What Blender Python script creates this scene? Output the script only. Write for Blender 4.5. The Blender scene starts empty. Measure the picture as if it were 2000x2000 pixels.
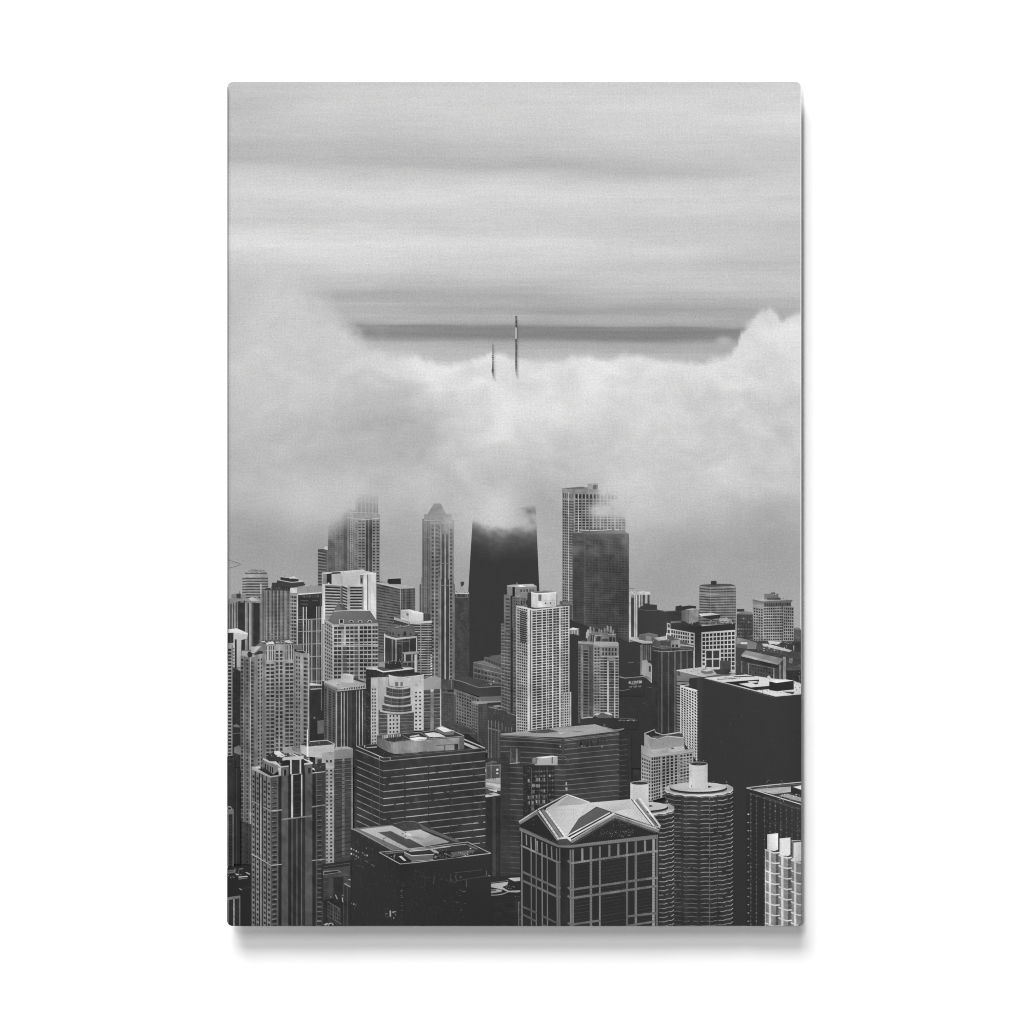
import bpy, math, random
import numpy as np
random.seed(7)

# ------------------------------------------------------------------ scale
# One unit of the layout is 1/2000 of the picture width; the print is 20 x 30 inches.
S = 0.508 / 1121.0
CZ = 1.50                      # height of the picture centre above the floor
GAP = 0.0205                   # wall to the back of the panel
THK = 0.0015                   # aluminium sheet
YF = -(GAP + THK)              # plane of the panel's face
EPS = 3.0e-6                   # ink layers lie this far above each other
DIST = 4.0
EXPO = 1.318                   # reflected light for albedo 1 on the face

scene = bpy.context.scene
COL = scene.collection

def wpos(x, y, z):
    return ((x - 1000.0) * S, YF - z, CZ + (1000.0 - y) * S)

def lin(g):
    c = np.clip(np.asarray(g, float) / 255.0, 0, 1)
    return np.where(c <= 0.04045, c / 12.92, ((c + 0.055) / 1.055) ** 2.4)

# ------------------------------------------------------------------ noise
_rs = np.random.RandomState(11)
_LAT = _rs.rand(257, 257)
def vnoise(x, y):
    xi = np.floor(x).astype(int); yi = np.floor(y).astype(int)
    fx = x - xi; fy = y - yi
    fx = fx * fx * (3 - 2 * fx); fy = fy * fy * (3 - 2 * fy)
    a = _LAT[yi % 256, xi % 256]; b = _LAT[yi % 256, (xi + 1) % 256]
    c = _LAT[(yi + 1) % 256, xi % 256]; d = _LAT[(yi + 1) % 256, (xi + 1) % 256]
    return (a * (1 - fx) + b * fx) * (1 - fy) + (c * (1 - fx) + d * fx) * fy - 0.5
def fbm(x, y, o=4):
    s = 0; a = 1.0
    for i in range(o):
        s = s + a * vnoise(x * 2 ** i + 17.3 * i, y * 2 ** i + 9.1 * i); a *= 0.5
    return s
def sstep(a, b, x):
    t = np.clip((x - a) / (b - a), 0, 1)
    return t * t * (3 - 2 * t)

# ------------------------------------------------------------------ sky, cloud and lake tones
SKYX = [444, 700, 1000, 1280, 1565]
SKYC = [
 [(160,196),(205,189),(240,197),(288,182),(315,186),(342,203),(375,211),(433,201),(452,214),(477,226),(493,213),(533,197),(563,192),(600,193),(650,197),(760,198)],
 [(160,203),(210,206),(240,201),(283,190),(313,184),(338,198),(380,216),(430,203),(475,221),(505,214),(533,203),(557,187),(578,170),(592,181),(607,178),(622,181),(640,158),(650,150),(662,160),(668,176),(681,184),(695,198),(760,205)],
 [(160,205),(224,208),(268,200),(303,190),(327,181),(341,200),(368,217),(415,208),(445,203),(475,216),(513,205),(534,198),(556,183),(578,175),(594,172),(607,163),(617,176),(630,172),(641,148),(648,132),(660,142),(668,168),(681,178),(697,188),(760,200)],
 [(160,206),(209,211),(268,206),(303,199),(327,189),(342,185),(357,203),(386,213),(430,200),(460,199),(492,211),(519,195),(534,200),(563,195),(593,178),(607,158),(613,158),(619,175),(637,170),(648,138),(658,132),(666,148),(674,168),(687,178),(700,188),(760,200)],
 [(160,207),(238,215),(283,203),(327,197),(357,208),(401,207),(445,195),(475,201),(513,189),(534,196),(563,197),(593,179),(612,168),(640,172),(700,180),(760,190)],
]
_yy = np.arange(150, 801, 1.0)
_sky = np.array([np.interp(_yy, [p[0] for p in c], [p[1] for p in c]) for c in SKYC])
_k = np.exp(-0.5 * (np.arange(-9, 10) / 1.7) ** 2); _k /= _k.sum()
_sky = np.array([np.convolve(np.pad(r, 9, mode='edge'), _k, 'valid') for r in _sky])

def _t7(*p): return [(440 + a / 3.389, 560 + b / 3.389, g) for a, b, g in p]
def _t8(*p): return [(1000 + a / 3.389, 560 + b / 3.389, g) for a, b, g in p]
CP = _t7((20,-180,205),(20,-60,194),(100,100,193),(300,60,200),(300,180,203),(600,200,200),(100,300,198),(400,400,203),(700,400,203),(100,600,199),(400,600,203),(700,600,201),
 (1000,500,208),(1180,520,215),(1330,570,224),(1500,600,218),(1700,650,219),(1900,700,224),(1000,640,202),(1200,690,199),(1400,750,207),
 (1600,800,217),(1800,900,220),(100,800,194),(400,800,196),(700,850,188),(1000,850,184),(1250,850,188),(1440,850,200),(1900,950,220),
 (100,1000,190),(400,1000,190),(700,1000,185),(1000,1000,180),(1300,1000,184),(1500,1000,202),(1700,1050,212),(1900,1100,205),
 (100,1200,184),(400,1200,188),(700,1200,187),(1000,1200,184),(1300,1150,187),(1600,1200,200),(1850,1200,195),(100,1350,187),(400,1400,194),
 (700,1400,196),(900,1300,191),(1200,1350,190),(1500,1350,187),(1700,1350,190),(1800,1440,205),(1650,1520,197),(1560,1480,188),(1850,1540,200),(100,1500,173),(300,1550,175),
 (500,1550,186),(650,1500,192),(300,1650,164),(600,1650,166),(100,1700,165),(400,1800,165),(150,1900,167),(500,1930,168),(1150,1500,180),(1150,1700,168),
 (1150,1900,170),(1580,1600,188),(1580,1800,171))
CP += _t8((100,530,214),(250,620,222),(700,600,222),(900,690,213),(1200,550,224),(1080,630,217),(1700,400,221),(1900,300,221),(1560,300,216),(1500,600,218),(1800,650,212),
 (200,800,221),(500,800,220),(900,900,210),(1300,750,208),(1500,900,209),(1800,900,203),(200,1000,210),(500,1000,205),(800,1050,203),
 (1200,1000,207),(1000,1150,205),(1600,1150,205),(200,1200,188),(60,1330,184),(300,1250,188),(500,1230,193),(650,1300,204),(900,1300,205),
 (1200,1300,203),(1500,1300,205),(1800,1300,200),(900,1450,200),(1200,1450,196),(1500,1440,184),(1700,1500,175),(1850,1450,182),(1000,1550,190),
 (1200,1600,176),(1400,1560,182),(1600,1700,169),(850,1700,180),(1100,1700,172),(900,1900,168),(1300,1850,170),(1700,1900,168),(230,1600,177),
 (250,1800,180),(230,1400,174),(1300,2050,170),(1850,2100,172),(500,2100,175))
_P = np.array(CP, float)
def _phi(r2): return 0.5 * r2 * np.log(r2 + 1e-9)
def _tps():
    n = len(_P); q = _P[:, :2] / 300.0
    d2 = ((q[:, None] - q[None]) ** 2).sum(-1)
    K = _phi(d2) + np.eye(n) * 0.004
    Q = np.hstack([np.ones((n, 1)), q])
    A = np.block([[K, Q], [Q.T, np.zeros((3, 3))]])
    return np.linalg.solve(A, np.concatenate([_P[:, 2], np.zeros(3)]))
_W = _tps()
def cloudval(x, y):
    q = np.stack([x, y], -1) / 300.0; c = _P[:, :2] / 300.0
    out = np.empty(len(x))
    for i in range(0, len(x), 20000):
        s = q[i:i + 20000]
        d2 = ((s[:, None] - c[None]) ** 2).sum(-1)
        out[i:i + 20000] = _phi(d2) @ _W[:-3] + _W[-3] + s @ _W[-2:]
    return out
CTX = [444,520,587,632,685,705,735,809,835,865,900,935,948,960,975,990,1003,1040,1082,1100,1139,1165,1192,1225,1245,1265,1295,1318,1345,1369,1390,1428,1441,1446,1460,1478,1502,1516,1525,1546,1570]
CTY = [486,528,556,592,640,664,686,702,708,716,712,702,695,691,690,696,702,703,702,708,697,700,701,694,693,700,707,706,705,710,706,698,678,654,637,619,607,614,626,622,618]
CSX = [444, 600, 690, 760, 840, 900, 1420, 1460, 1565]
CSY = [60, 50, 30, 20, 11, 8, 9, 11, 9]
def cloud_alpha(x, y):
    n = fbm(x / 34.0, y / 34.0, 5) + 0.6 * fbm(x / 9.0 + 50, y / 11.0, 3)
    amp = np.interp(x, [444, 640, 700, 900, 1400, 1450, 1565], [26, 22, 20, 9, 9, 13, 13])
    yt = np.interp(x, CTX, CTY) + n * amp
    sf = np.interp(x, CSX, CSY)
    a = sstep(-sf, sf, y - yt)
    # a faint detached puff over the dark streak at right
    a = np.maximum(a, 0.32 * np.exp(-(((x - 1414) / 16) ** 2 + ((y - 664) / 8) ** 2) ** 2))
    return a
def bg(x, y):
    x = np.asarray(x, float); y = np.asarray(y, float)
    yi = np.clip(y - 150 + fbm(x / 160.0, y / 30.0, 3) * 7, 0, 649.0)
    i0 = yi.astype(int); f = yi - i0
    cols = _sky[:, i0] * (1 - f) + _sky[:, i0 + 1] * f
    t = np.interp(x, SKYX, range(5)); k = np.clip(t.astype(int), 0, 3); u = t - k
    u = u * u * (3 - 2 * u)
    r = np.arange(len(x))
    s = cols[k, r] * (1 - u) + cols[k + 1, r] * u
    st = np.interp(y, [160, 520, 560, 690], [0.7, 0.8, 1.5, 1.5])
    s = s + st * (5.0 * fbm(x / 260.0 + 3, y / 5.5, 3) + 3.0 * fbm(x / 500.0 + 9, y / 2.6, 2)) + 5.0 * fbm(x / 120.0, y / 26.0 + 40, 4)
    yb = y - (x - 1000) * 0.009 + 3.0 * fbm(x / 120.0, y / 40.0 + 7, 3)
    band = sstep(633, 640, yb) * (1 - sstep(654, 667, yb)) * sstep(665, 735, x + 40 * fbm(x / 22.0, y / 12.0, 3))
    band = band * np.clip(0.86 + 0.5 * fbm(x / 340.0 + 2, y / 4.0, 3) - 0.16 * sstep(652, 664, yb), 0.35, 1.15)
    dk = 130 + 14 * fbm(x / 300.0, y / 2.6, 2) + 10 * np.exp(-((x - 745) / 14.0) ** 2)
    s = s * (1 - 0.8 * band) + 0.8 * band * dk
    c = cloudval(x, y)
    wx = x + 40 * fbm(x / 80.0 + 5, y / 80.0, 3); wy = y + 40 * fbm(x / 80.0, y / 80.0 + 31, 3)
    bil = fbm(wx / 46.0, wy / 30.0, 5)
    amp = np.interp(y, [560, 700, 850, 960, 1050, 1200], [10, 16, 15, 11, 5, 3]) * np.interp(x, [444, 700, 850], [0.5, 0.7, 1.0])
    c = np.minimum(c + amp * bil, 229) - 4.0 * sstep(970, 1050, y)
    a = cloud_alpha(x, y)
    # bright lip of the cloud tops
    yt = np.interp(x, CTX, CTY)
    lip = np.exp(-((y - yt - 9) / 8.0) ** 2) * np.interp(x, [444, 800, 850, 1565], [0, 0, 2.5, 2])
    return s * (1 - a) + (c + lip) * a

# ------------------------------------------------------------------ clip outline (rounded corners)
def rrect(x0, y0, x1, y1, r, n=7):
    out = []
    for cx, cy, a0 in ((x1 - r, y0 + r, -90), (x1 - r, y1 - r, 0), (x0 + r, y1 - r, 90), (x0 + r, y0 + r, 180)):
        for i in range(n + 1):
            a = math.radians(a0 + 90 * i / n)
            out.append((cx + r * math.cos(a), cy + r * math.sin(a)))
    return out
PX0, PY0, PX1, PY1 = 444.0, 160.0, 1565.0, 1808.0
CLIP = rrect(PX0 + 0.2, PY0 + 0.2, PX1 - 0.6, PY1 - 0.2, 10.5)  # ink stops short at right; the bare pale strip stands in for an edge highlight
def clip(pts):
    if all(PX0 + 12 < p[0] < PX1 - 13 and PY0 + 1 < p[1] < PY1 - 1 for p in pts): return pts
    out = list(pts); n = len(CLIP)
    for i in range(n):
        ax, ay = CLIP[i]; bx, by = CLIP[(i + 1) % n]
        inp = out; out = []
        if not inp: break
        def sd(p): return (bx - ax) * (p[1] - ay) - (by - ay) * (p[0] - ax)
        for j in range(len(inp)):
            p = inp[j]; q = inp[(j + 1) % len(inp)]
            dp, dq = sd(p), sd(q)
            if dp >= 0: out.append(p)
            if (dp >= 0) != (dq >= 0):
                t = dp / (dp - dq)
                out.append(tuple(p[k] + (q[k] - p[k]) * t for k in range(len(p))))
    return out if len(out) > 2 else []

# ------------------------------------------------------------------ tiles: (origin x, origin y, units per tile step)
class Tile:
    def __init__(s, x, y, w): s.x, s.y, s.k = x, y, w / 1932.0
    def src(s, p): return (s.x + p[0] * s.k, s.y + p[1] * s.k)
TA, TB, TC, TD = Tile(440,920,290), Tile(720,920,290), Tile(1000,920,290), Tile(1280,1080,290)
TE, TF, TG, TH = Tile(440,1200,290), Tile(720,1200,290), Tile(1000,1200,290), Tile(1280,1300,290)
TI, TJ, TK, TL = Tile(440,1480,190), Tile(620,1400,210), Tile(620,1600,210), Tile(820,1600,210)
TM, TN, TO, TP = Tile(820,1410,210), Tile(1000,1530,300), Tile(1280,1480,290), Tile(440,1640,190)
TS = Tile(0, 0, 1932)          # plain layout units

# ------------------------------------------------------------------ drawing
LAYER = [1]
ALL = []
class Bld:
    def __init__(s, name, label, tile, fog=None):
        s.name, s.label, s.tile, s.fog = name, label, tile, fog
        s.parts = [[name, None, [], [], []]]     # name, label, polygons, greys, z
        s.cur = 0
CUR = None
def B(name, label, tile, fog=None):
    global CUR
    CUR = Bld(name, label, tile, fog); ALL.append(CUR)
def sub(name, label=None):
    CUR.parts.append([name, label, [], [], []]); CUR.cur = len(CUR.parts) - 1
def main(): CUR.cur = 0
def layer(): LAYER[0] += 1
def emit_src(pts, g):
    p = CUR.parts[CUR.cur]; z = LAYER[0] * EPS
    pts = clip(pts)
    if not pts: return
    p[2].append(pts); p[3].append(g); p[4].append(z)
def emit(pts, g):
    t = CUR.tile
    q = [t.src(p) for p in pts]
    if len(q) == 4:
        C = 6.0 if CUR.fog is not None else 9.0
        a, b, c, d = q
        nx = max(1, int(math.ceil(max(abs(b[0]-a[0]), abs(c[0]-d[0])) / C)))
        ny = max(1, int(math.ceil(max(abs(d[1]-a[1]), abs(c[1]-b[1])) / C)))
        def bl(u, v):
            return tuple((a[k]*(1-u)+b[k]*u)*(1-v) + (d[k]*(1-u)+c[k]*u)*v for k in (0, 1))
        for i in range(nx):
            for j in range(ny):
                emit_src([bl(i/nx,j/ny), bl((i+1)/nx,j/ny), bl((i+1)/nx,(j+1)/ny), bl(i/nx,(j+1)/ny)], g)
    else:
        emit_src(q, g)
def poly(pts, g): layer(); emit(pts, g)
def rect(x0, y0, x1, y1, g): layer(); emit([(x0,y0),(x1,y0),(x1,y1),(x0,y1)], g)
def line(pts, w, g):
    layer(); _line(pts, w, g)
def lines(many, w, g):
    layer()
    for p in many: _line(p, w, g)
def _line(pts, w, g):
    n = len(pts); L = []; R = []
    for i in range(n):
        a = pts[max(0, i-1)]; c = pts[min(n-1, i+1)]
        dx, dy = c[0]-a[0], c[1]-a[1]; l = math.hypot(dx, dy) or 1
        nx, ny = -dy/l*w/2, dx/l*w/2
        L.append((pts[i][0]+nx, pts[i][1]+ny)); R.append((pts[i][0]-nx, pts[i][1]-ny))
    for i in range(n-1): emit([L[i], L[i+1], R[i+1], R[i]], g)
def ell(cx, cy, rx, ry, g, a0=0, a1=360, n=40):
    layer()
    emit([(cx+rx*math.cos(math.radians(a0+(a1-a0)*i/n)), cy+ry*math.sin(math.radians(a0+(a1-a0)*i/n))) for i in range(n if a1-a0 >= 360 else n+1)], g)
def speck(x0, y0, x1, y1, nx, ny, glo, ghi, p=0.5, sx=0.5, sy=0.5):
    layer()
    w = (x1-x0)/nx; h = (y1-y0)/ny
    for i in range(nx):
        for j in range(ny):
            if random.random() > p: continue
            a = w*sx*random.uniform(0.4, 1.3); b = h*sy*random.uniform(0.4, 1.3)
            a = min(a, w*0.95); b = min(b, h*0.95)
            cx = x0+w*i+random.uniform(a/2, w-a/2); cy = y0+h*j+random.uniform(b/2, h-b/2)
            k = random.uniform(-0.2, 0.2)*b
            emit([(cx-a/2,cy-b/2+k),(cx+a/2,cy-b/2-k),(cx+a/2,cy+b/2-k),(cx-a/2,cy+b/2+k)], random.uniform(glo, ghi))
def cc(x0, x1, n, f=0.6):
    w = (x1-x0)/n
    return [(x0+w*(i+0.5-f/2), x0+w*(i+0.5+f/2)) for i in range(n)]
class F:
    """one visible side of a printed building: verticals stay vertical, rows follow its slope"""
    def __init__(s, x0, yt0, x1, yt1, yb0, yb1, g=None):
        s.a = (x0, yt0, x1, yt1, yb0, yb1)
        if g is not None: s.fill(g)
    def P(s, x, v):
        x0, yt0, x1, yt1, yb0, yb1 = s.a
        t = (x-x0)/(x1-x0); yt = yt0+(yt1-yt0)*t; yb = yb0+(yb1-yb0)*t
        return (x, yt+(yb-yt)*v)
    def _q(s, xa, xb, v0, v1, g): emit([s.P(xa,v0), s.P(xb,v0), s.P(xb,v1), s.P(xa,v1)], g)
    def fill(s, g): layer(); s._q(s.a[0], s.a[2], 0, 1, g); return s
    def strip(s, xa, xb, g, v0=0, v1=1): layer(); s._q(xa, xb, v0, v1, g); return s
    def strips(s, lst, v0=0, v1=1):
        layer()
        for xa, xb, g in lst: s._q(xa, xb, v0, v1, g)
        return s
    def wins(s, cols, n, h, g, v0=0, v1=1, j=9, off=0.5, skip=0.0):
        layer(); d = (v1-v0)/n
        for i in range(n):
            a = v0+d*(i+off-h/2); b = a+d*h
            for xa, xb in cols:
                if skip and random.random() < skip: continue
                jj = random.gauss(0, j)
                if random.random() < 0.12: jj += abs(j)*random.uniform(1, 3.2)
                s._q(xa, xb, max(0,a), min(1,b), max(38, g+jj))
        return s
    def sills(s, n, w, g, v0=0, v1=1, xa=None, xb=None, j=6, seg=3):
        return s.rows(n, w, g, v0, v1, xa, xb, j, seg, 0.0)
    def rows(s, n, w, g, v0=0, v1=1, xa=None, xb=None, j=0, seg=1, off=0.5):
        """n thin horizontal bands; w is a fraction of the row pitch"""
        layer(); d = (v1-v0)/n
        xa = s.a[0] if xa is None else xa; xb = s.a[2] if xb is None else xb
        for i in range(n):
            a = max(v0, v0+d*(i+off-w/2)); b = a+d*w
            for k in range(seg):
                p = xa+(xb-xa)*k/seg; q = xa+(xb-xa)*(k+1)/seg
                s._q(p, q, a, b, g+random.gauss(0, j))
        return s

# letters of the rooftop sign, 5 rows of 3
GLY = {'A':('010','101','111','101','101'),'L':('100','100','100','100','111'),'E':('111','100','110','100','111'),
 'R':('110','101','110','101','101'),'T':('111','010','010','010','010'),'O':('111','101','101','101','111'),
 'N':('101','111','111','111','101'),'H':('101','101','111','101','101'),'I':('111','010','010','010','111'),
 'P':('111','101','111','100','100'),' ':('000',)*5}
def text(x, y, s, w, h, slope, g):
    layer(); px = w/(len(s)*4-1); py = h/5
    for i, ch in enumerate(s):
        for r in range(5):
            for c in range(3):
                if GLY[ch][r][c] == '1':
                    X = x+(i*4+c)*px; Y = y+r*py+(X-x)*slope
                    emit([(X,Y),(X+px,Y+px*slope),(X+px,Y+py+px*slope),(X,Y+py)], g)
# =================================================================== far row
B('printed_city_floor', 'dark unlit streets between the towers', TS)
poly([(444,1330),(1565,1326),(1565,1808),(444,1808)], 48)
B('printed_breakwater', 'curved harbour breakwater in the lake at the left edge of the print', TA)
line([(20,1152),(60,1163),(110,1180),(160,1195),(200,1212)], 9, 122)
line([(20,1265),(70,1258),(130,1243),(200,1215)], 9, 118)
line([(70,1192),(160,1200)], 6, 140)

def fog_steps(x, y):
    ys = np.interp(x, [1335,1440,1520,1620,1740,2010], [980,880,830,790,760,730])
    yg = np.interp(x, [1335,1440,1520,1620,1740,2010], [700,610,520,430,240,210])
    a = np.clip((ys-y)/(ys-yg), 0, 1)
    a = a**0.8 + 0.10*fbm(x/60, y/60, 3)
    return np.clip(np.where(y > 900, np.minimum(a, 0.06), a)+0.05, 0, 1)
B('printed_stepped_tower', 'tall stepped stone tower whose crown dissolves into cloud', TA, fog_steps)
F(1335,640,1432,640,1500,1500,96).rows(34,.4,112)
f = F(1430,480,1590,480,1500,1500,126)
f.strips([(1462,1476,96),(1486,1494,110),(1526,1536,100),(1540,1590,84)]); f.wins([(1438,1456),(1500,1520)],34,.5,96,.1)
f = F(1590,480,1720,520,1500,1500,150)
f.strips([(1594,1602,100),(1608,1622,92),(1668,1676,112),(1684,1692,100)]); f.wins([(1636,1652)],30,.5,82,.15); f.wins([(1700,1718)],30,.5,92,.15)
f = F(1720,560,2012,560,1500,1500,148)
f.wins([(1734,1766),(1780,1814)],22,.5,66,.08,j=7); f.wins([(1920,1948),(1968,2000)],22,.55,58,.08,j=7)
f.strips([(1828,1860,62),(1873,1910,66),(1864,1868,120)],.06)
line([(1580,600),(1700,622),(1830,632),(2008,612)], 9, 205)
f = F(1690,300,1990,300,560,560,150)
f.strips([(1725,1762,105),(1782,1814,100),(1832,1862,96),(1876,1908,100),(1930,1952,96),(1972,1990,100)],.1)
lines([[(1520,530),(1640,540),(1990,548)],[(1725,400),(1990,405)]], 8, 200)
poly([(1885,170),(1960,170),(1975,300),(1868,300)], 138)

B('printed_slab_block', 'small dark banded block left of the stepped tower', TA)
f = F(1205,1018,1332,1045,1500,1500,132); f.rows(12,.55,66,j=5)
poly([(1205,1018),(1280,1012),(1332,1030),(1332,1048),(1205,1030)], 96)
sub('roof'); poly([(1278,1012),(1292,985),(1300,1000),(1312,975),(1332,985),(1332,1030)], 205)
main(); F(1308,1045,1332,1045,1500,1500,100)

def fog_taper(x, y):
    yt = np.interp(x, [1300,1350,1450,1600,1750,1900,2000,2170], [640,660,715,765,775,740,735,730])
    w = fbm(x/150, y/110, 4)*70 + fbm(x/40+9, y/34, 3)*26
    t = (y+w-yt)/400
    a = np.interp(t, [-.16,-.04,.06,.16,.28,.5,.8,1.1], [1,.90,.68,.50,.34,.18,.06,.01])
    n = 0.7+0.9*fbm(x/52+4, y/60, 4)
    wx = x+60*fbm(x/70+2, y/60, 4); wy = y+50*fbm(x/60, y/60+8, 4)
    a = a - np.clip(.60*np.exp(-((wx-2110)/70)**2-((wy-535)/52)**2)*n,0,1) - np.clip(.34*np.exp(-((wx-2000)/45)**2-((wy-470)/45)**2)*n,0,1) - np.clip(.30*np.exp(-((wx-2120)/60)**2-((wy-660)/45)**2)*n,0,1)
    a = a + .10*fbm(x/60, y/50, 4)*np.clip(1.2-t, 0, 1)*(t > .1)
    return np.where(y < 440, 1, np.clip(a, 0, 1))
B('printed_tapered_tower', 'black tapering tower with cloud round its top', TB, fog_taper)
poly([(1352,640),(2172,430),(2222,1560),(1296,1560)], 54)
poly([(1296,1560),(2222,1560),(2250,2720),(1276,2720)], 54)

B('printed_tank_block', 'dark block with a rooftop water tank beside the spired tower', TB)
F(1112,1600,1310,1600,2720,2720,70)
speck(1115,1700,1300,2700,8,30,54,96,.5,.7,.5)
line([(1118,1588),(1306,1592)], 10, 200)
f = F(1118,1600,1306,1600,1640,1640,62); f.strips(((1140,1150,110),(1200,1206,100),(1262,1268,150),(1285,1290,150)))
line([(1120,1640),(1240,1650),(1300,1640)], 8, 120)
speck(1120,1560,1306,1588,12,2,90,215,.45,.6,.8)
sub('water_tank'); poly([(1194,1440),(1243,1440),(1240,1475),(1218,1502),(1200,1498)], 66)
lines([[(1204,1498),(1170,1588)],[(1222,1502),(1250,1588)],[(1213,1502),(1213,1588)]], 4, 150)

B('printed_spired_tower', 'slender stone tower with a pyramid roof just below the cloud', TB, lambda x, y: np.clip(
   np.interp(y,[400,560,640,700,850,1100,1400,2000],[.62,.42,.52,.42,.22,.12,.06,.03]) + np.where(x>980, np.interp(y,[600,900,1000],[.25,.1,0]),0) + .12*fbm(x/50,y/50,3)*np.clip((1000-y)/300,0,1), 0, 1))
f = F(662,1470,1122,1470,2720,2720,132)
f.strips([(662,700,84),(1090,1122,120)])
F(682,1385,1110,1385,2720,2720,128)
f = F(698,620,1108,640,2720,2720,128)
f.strips([(698,724,84),(736,748,100),(756,774,80),(780,796,96),(804,812,120)])
f.wins([(726,735),(776,780)],60,.5,104,.03); f.wins([(820,848)],40,.6,58,.03); f.wins([(872,902)],40,.5,68,.03); f.wins([(906,934)],14,.7,78,.04,.36)
f.strips([(955,986,60),(1006,1034,64)],.09); f.strip(990,1002,165,.09)
f.strips([(944,984,56),(1010,1046,58)],.37); f.strip(988,1006,170,.37)
f.wins([(1060,1086)],40,.55,62,.05)
f.strips([(850,858,165),(936,942,170),(1050,1056,165)],.03)
lines([[(940,1205),(1040,1205)],[(940,1490),(1046,1490)],[(700,862),(800,866)],[(698,1512),(800,1516)]], 9, 128)
rect(720,560,1076,650,140); lines([[(735,640),(1080,655)],[(770,590),(1060,596)]], 8, 170)
rect(800,660,1090,690,150)
sub('roof'); poly([(764,566),(850,422),(938,422),(1008,566)], 104); poly([(730,600),(764,566),(1008,566),(1076,580),(1076,600),(730,604)], 118)

B('printed_grid_tower', 'tall pale grid-fronted tower half veiled by cloud on its right side', TC, lambda x, y: np.clip(
   np.where(x < 815, np.interp(y,[200,900,1100,1200,1700],[.03,.04,.12,.07,.03]), 0.04)
   + np.where(x >= 815, sstep(1030,1190,x+.25*(y-300))*np.interp(y,[150,260,360,470,560,660,760],[1,.97,.84,.66,.52,.38,.30]) + sstep(900,1000,x)*np.exp(-((y-520)/110)**2)*.38, 0)
   + sstep(1280,1470,x)*.30*np.interp(y,[400,800],[1,.8]) + .40*fbm(x/95,y/70,4)*sstep(860,1050,x), 0, 1))
f = F(652,225,804,236,1700,1720,142)
f.wins(cc(656,804,6,.68),38,.62,50,.10); f.wins(cc(656,804,6,.45),1,.8,70,.035,.088,j=3)
f.strips([(730,738,190)],.03)
f = F(804,236,1482,240,830,830,146)
f.wins(cc(816,1476,14,.72),13,.6,48,.23,j=6); f.wins(cc(816,1476,14,.62),1,.85,50,.10,.215,j=3)
f.strips([(862,868,195),(958,962,185),(1053,1060,195),(1149,1154,190),(1245,1250,190),(1340,1346,190)],.1)
sub('roof'); poly([(650,225),(870,205),(1000,214),(1110,228),(1110,240),(800,238)], 118); rect(875,204,934,230,110)
poly([(985,166),(1118,160),(1118,230),(985,232)], 160); poly([(1058,184),(1118,180),(1118,232),(1058,232)], 92)
main(); F(620,1690,785,1700,2000,2000,92).wins(cc(640,785,5,.6),7,.5,60)
rect(655,1700,785,1740,120)

B('printed_dark_tower', 'dark glass tower in front of the pale grid tower', TC, lambda x, y: np.clip(
   np.interp(y,[760,850,950,1060,1150,1300,1600],[.30,.16,.20,.22,.12,.07,.04]) + .26*fbm(x/90,y/55,4)*np.clip((1300-y)/300,0,1)
   + sstep(1380,1500,x)*np.interp(y,[780,1000,1200],[.35,.2,0]) + np.exp(-(((x-830)/70)**2+((y-1030)/50)**2))*.25, 0, 1))
F(788,805,942,800,2900,2900,62)
f = F(940,772,1521,815,2900,2900,66)
poly([(870,765),(940,752),(1310,752),(1480,790),(1521,815),(940,820)], 76)
F(788,805,942,800,2900,2900).wins(cc(795,940,7,.55),56,.5,50,.05,j=3)
f.wins(cc(960,1510,13,.62),56,.5,50,.05,j=4); f.sills(56,.16,86,.25,j=5,seg=6)
f.strips([(935,942,86),(1184,1188,64)])
lines([[(880,768),(1000,772)],[(1010,775),(1200,768),(1305,758)],[(1330,765),(1400,768)]], 9, 205)

B('printed_striped_block', 'pale striped block at the right of the dark glass tower', TC)
F(1522,1590,1790,1600,2165,2165,72)
F(1522,1560,1800,1570,1612,1608,196)
speck(1525,1555,1800,1610,16,3,150,225,.5,.8,.7)
F(1522,1606,1790,1606,2180,2180).strips([(1522,1548,196),(1588,1608,190),(1614,1630,196),(1648,1668,186),(1684,1698,180)])
f=F(1522,1606,1790,1606,2180,2180); f.strip(1730,1762,180,0,.2); f.strip(1548,1586,160,0,.07)
line([(1522,1520),(1590,1530)],5,140)

B('printed_low_dark_block', 'long dark low block right of the striped block', TD)
poly([(-235,724),(-125,664),(20,674),(20,735),(110,750),(110,765),(260,755),(262,695),(330,680),(350,695),(440,682),(530,692),(530,740),(600,745),(600,960),(300,1200),(-235,1300)], 60)
line([(20,738),(110,756),(260,754)], 7, 120); line([(-235,726),(-150,745),(20,748)], 7, 96)
speck(262,700,560,900,12,8,46,100,.4,.7,.4)

B('printed_banded_tower', 'tall grey banded tower with a square rooftop hut, standing alone by the lake', TD)
f = F(572,425,712,440,930,930,152); f.rows(14,.5,76,.04,j=6)
f = F(710,440,1046,428,930,930,156); f.rows(14,.55,84,.04,seg=6,j=8)
f.strips([(718,724,165)]+[(a,a+4,150) for a in (790,812,840,880,925,958,985,1012,1030)])
line([(574,530),(710,540),(1044,536)], 8, 175)
sub('roof'); poly([(572,425),(600,412),(830,400),(1000,408),(1046,428),(712,442)], 84); rect(722,363,796,412,58); speck(830,398,1000,412,10,1,60,110,.6,.8,1)

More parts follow.
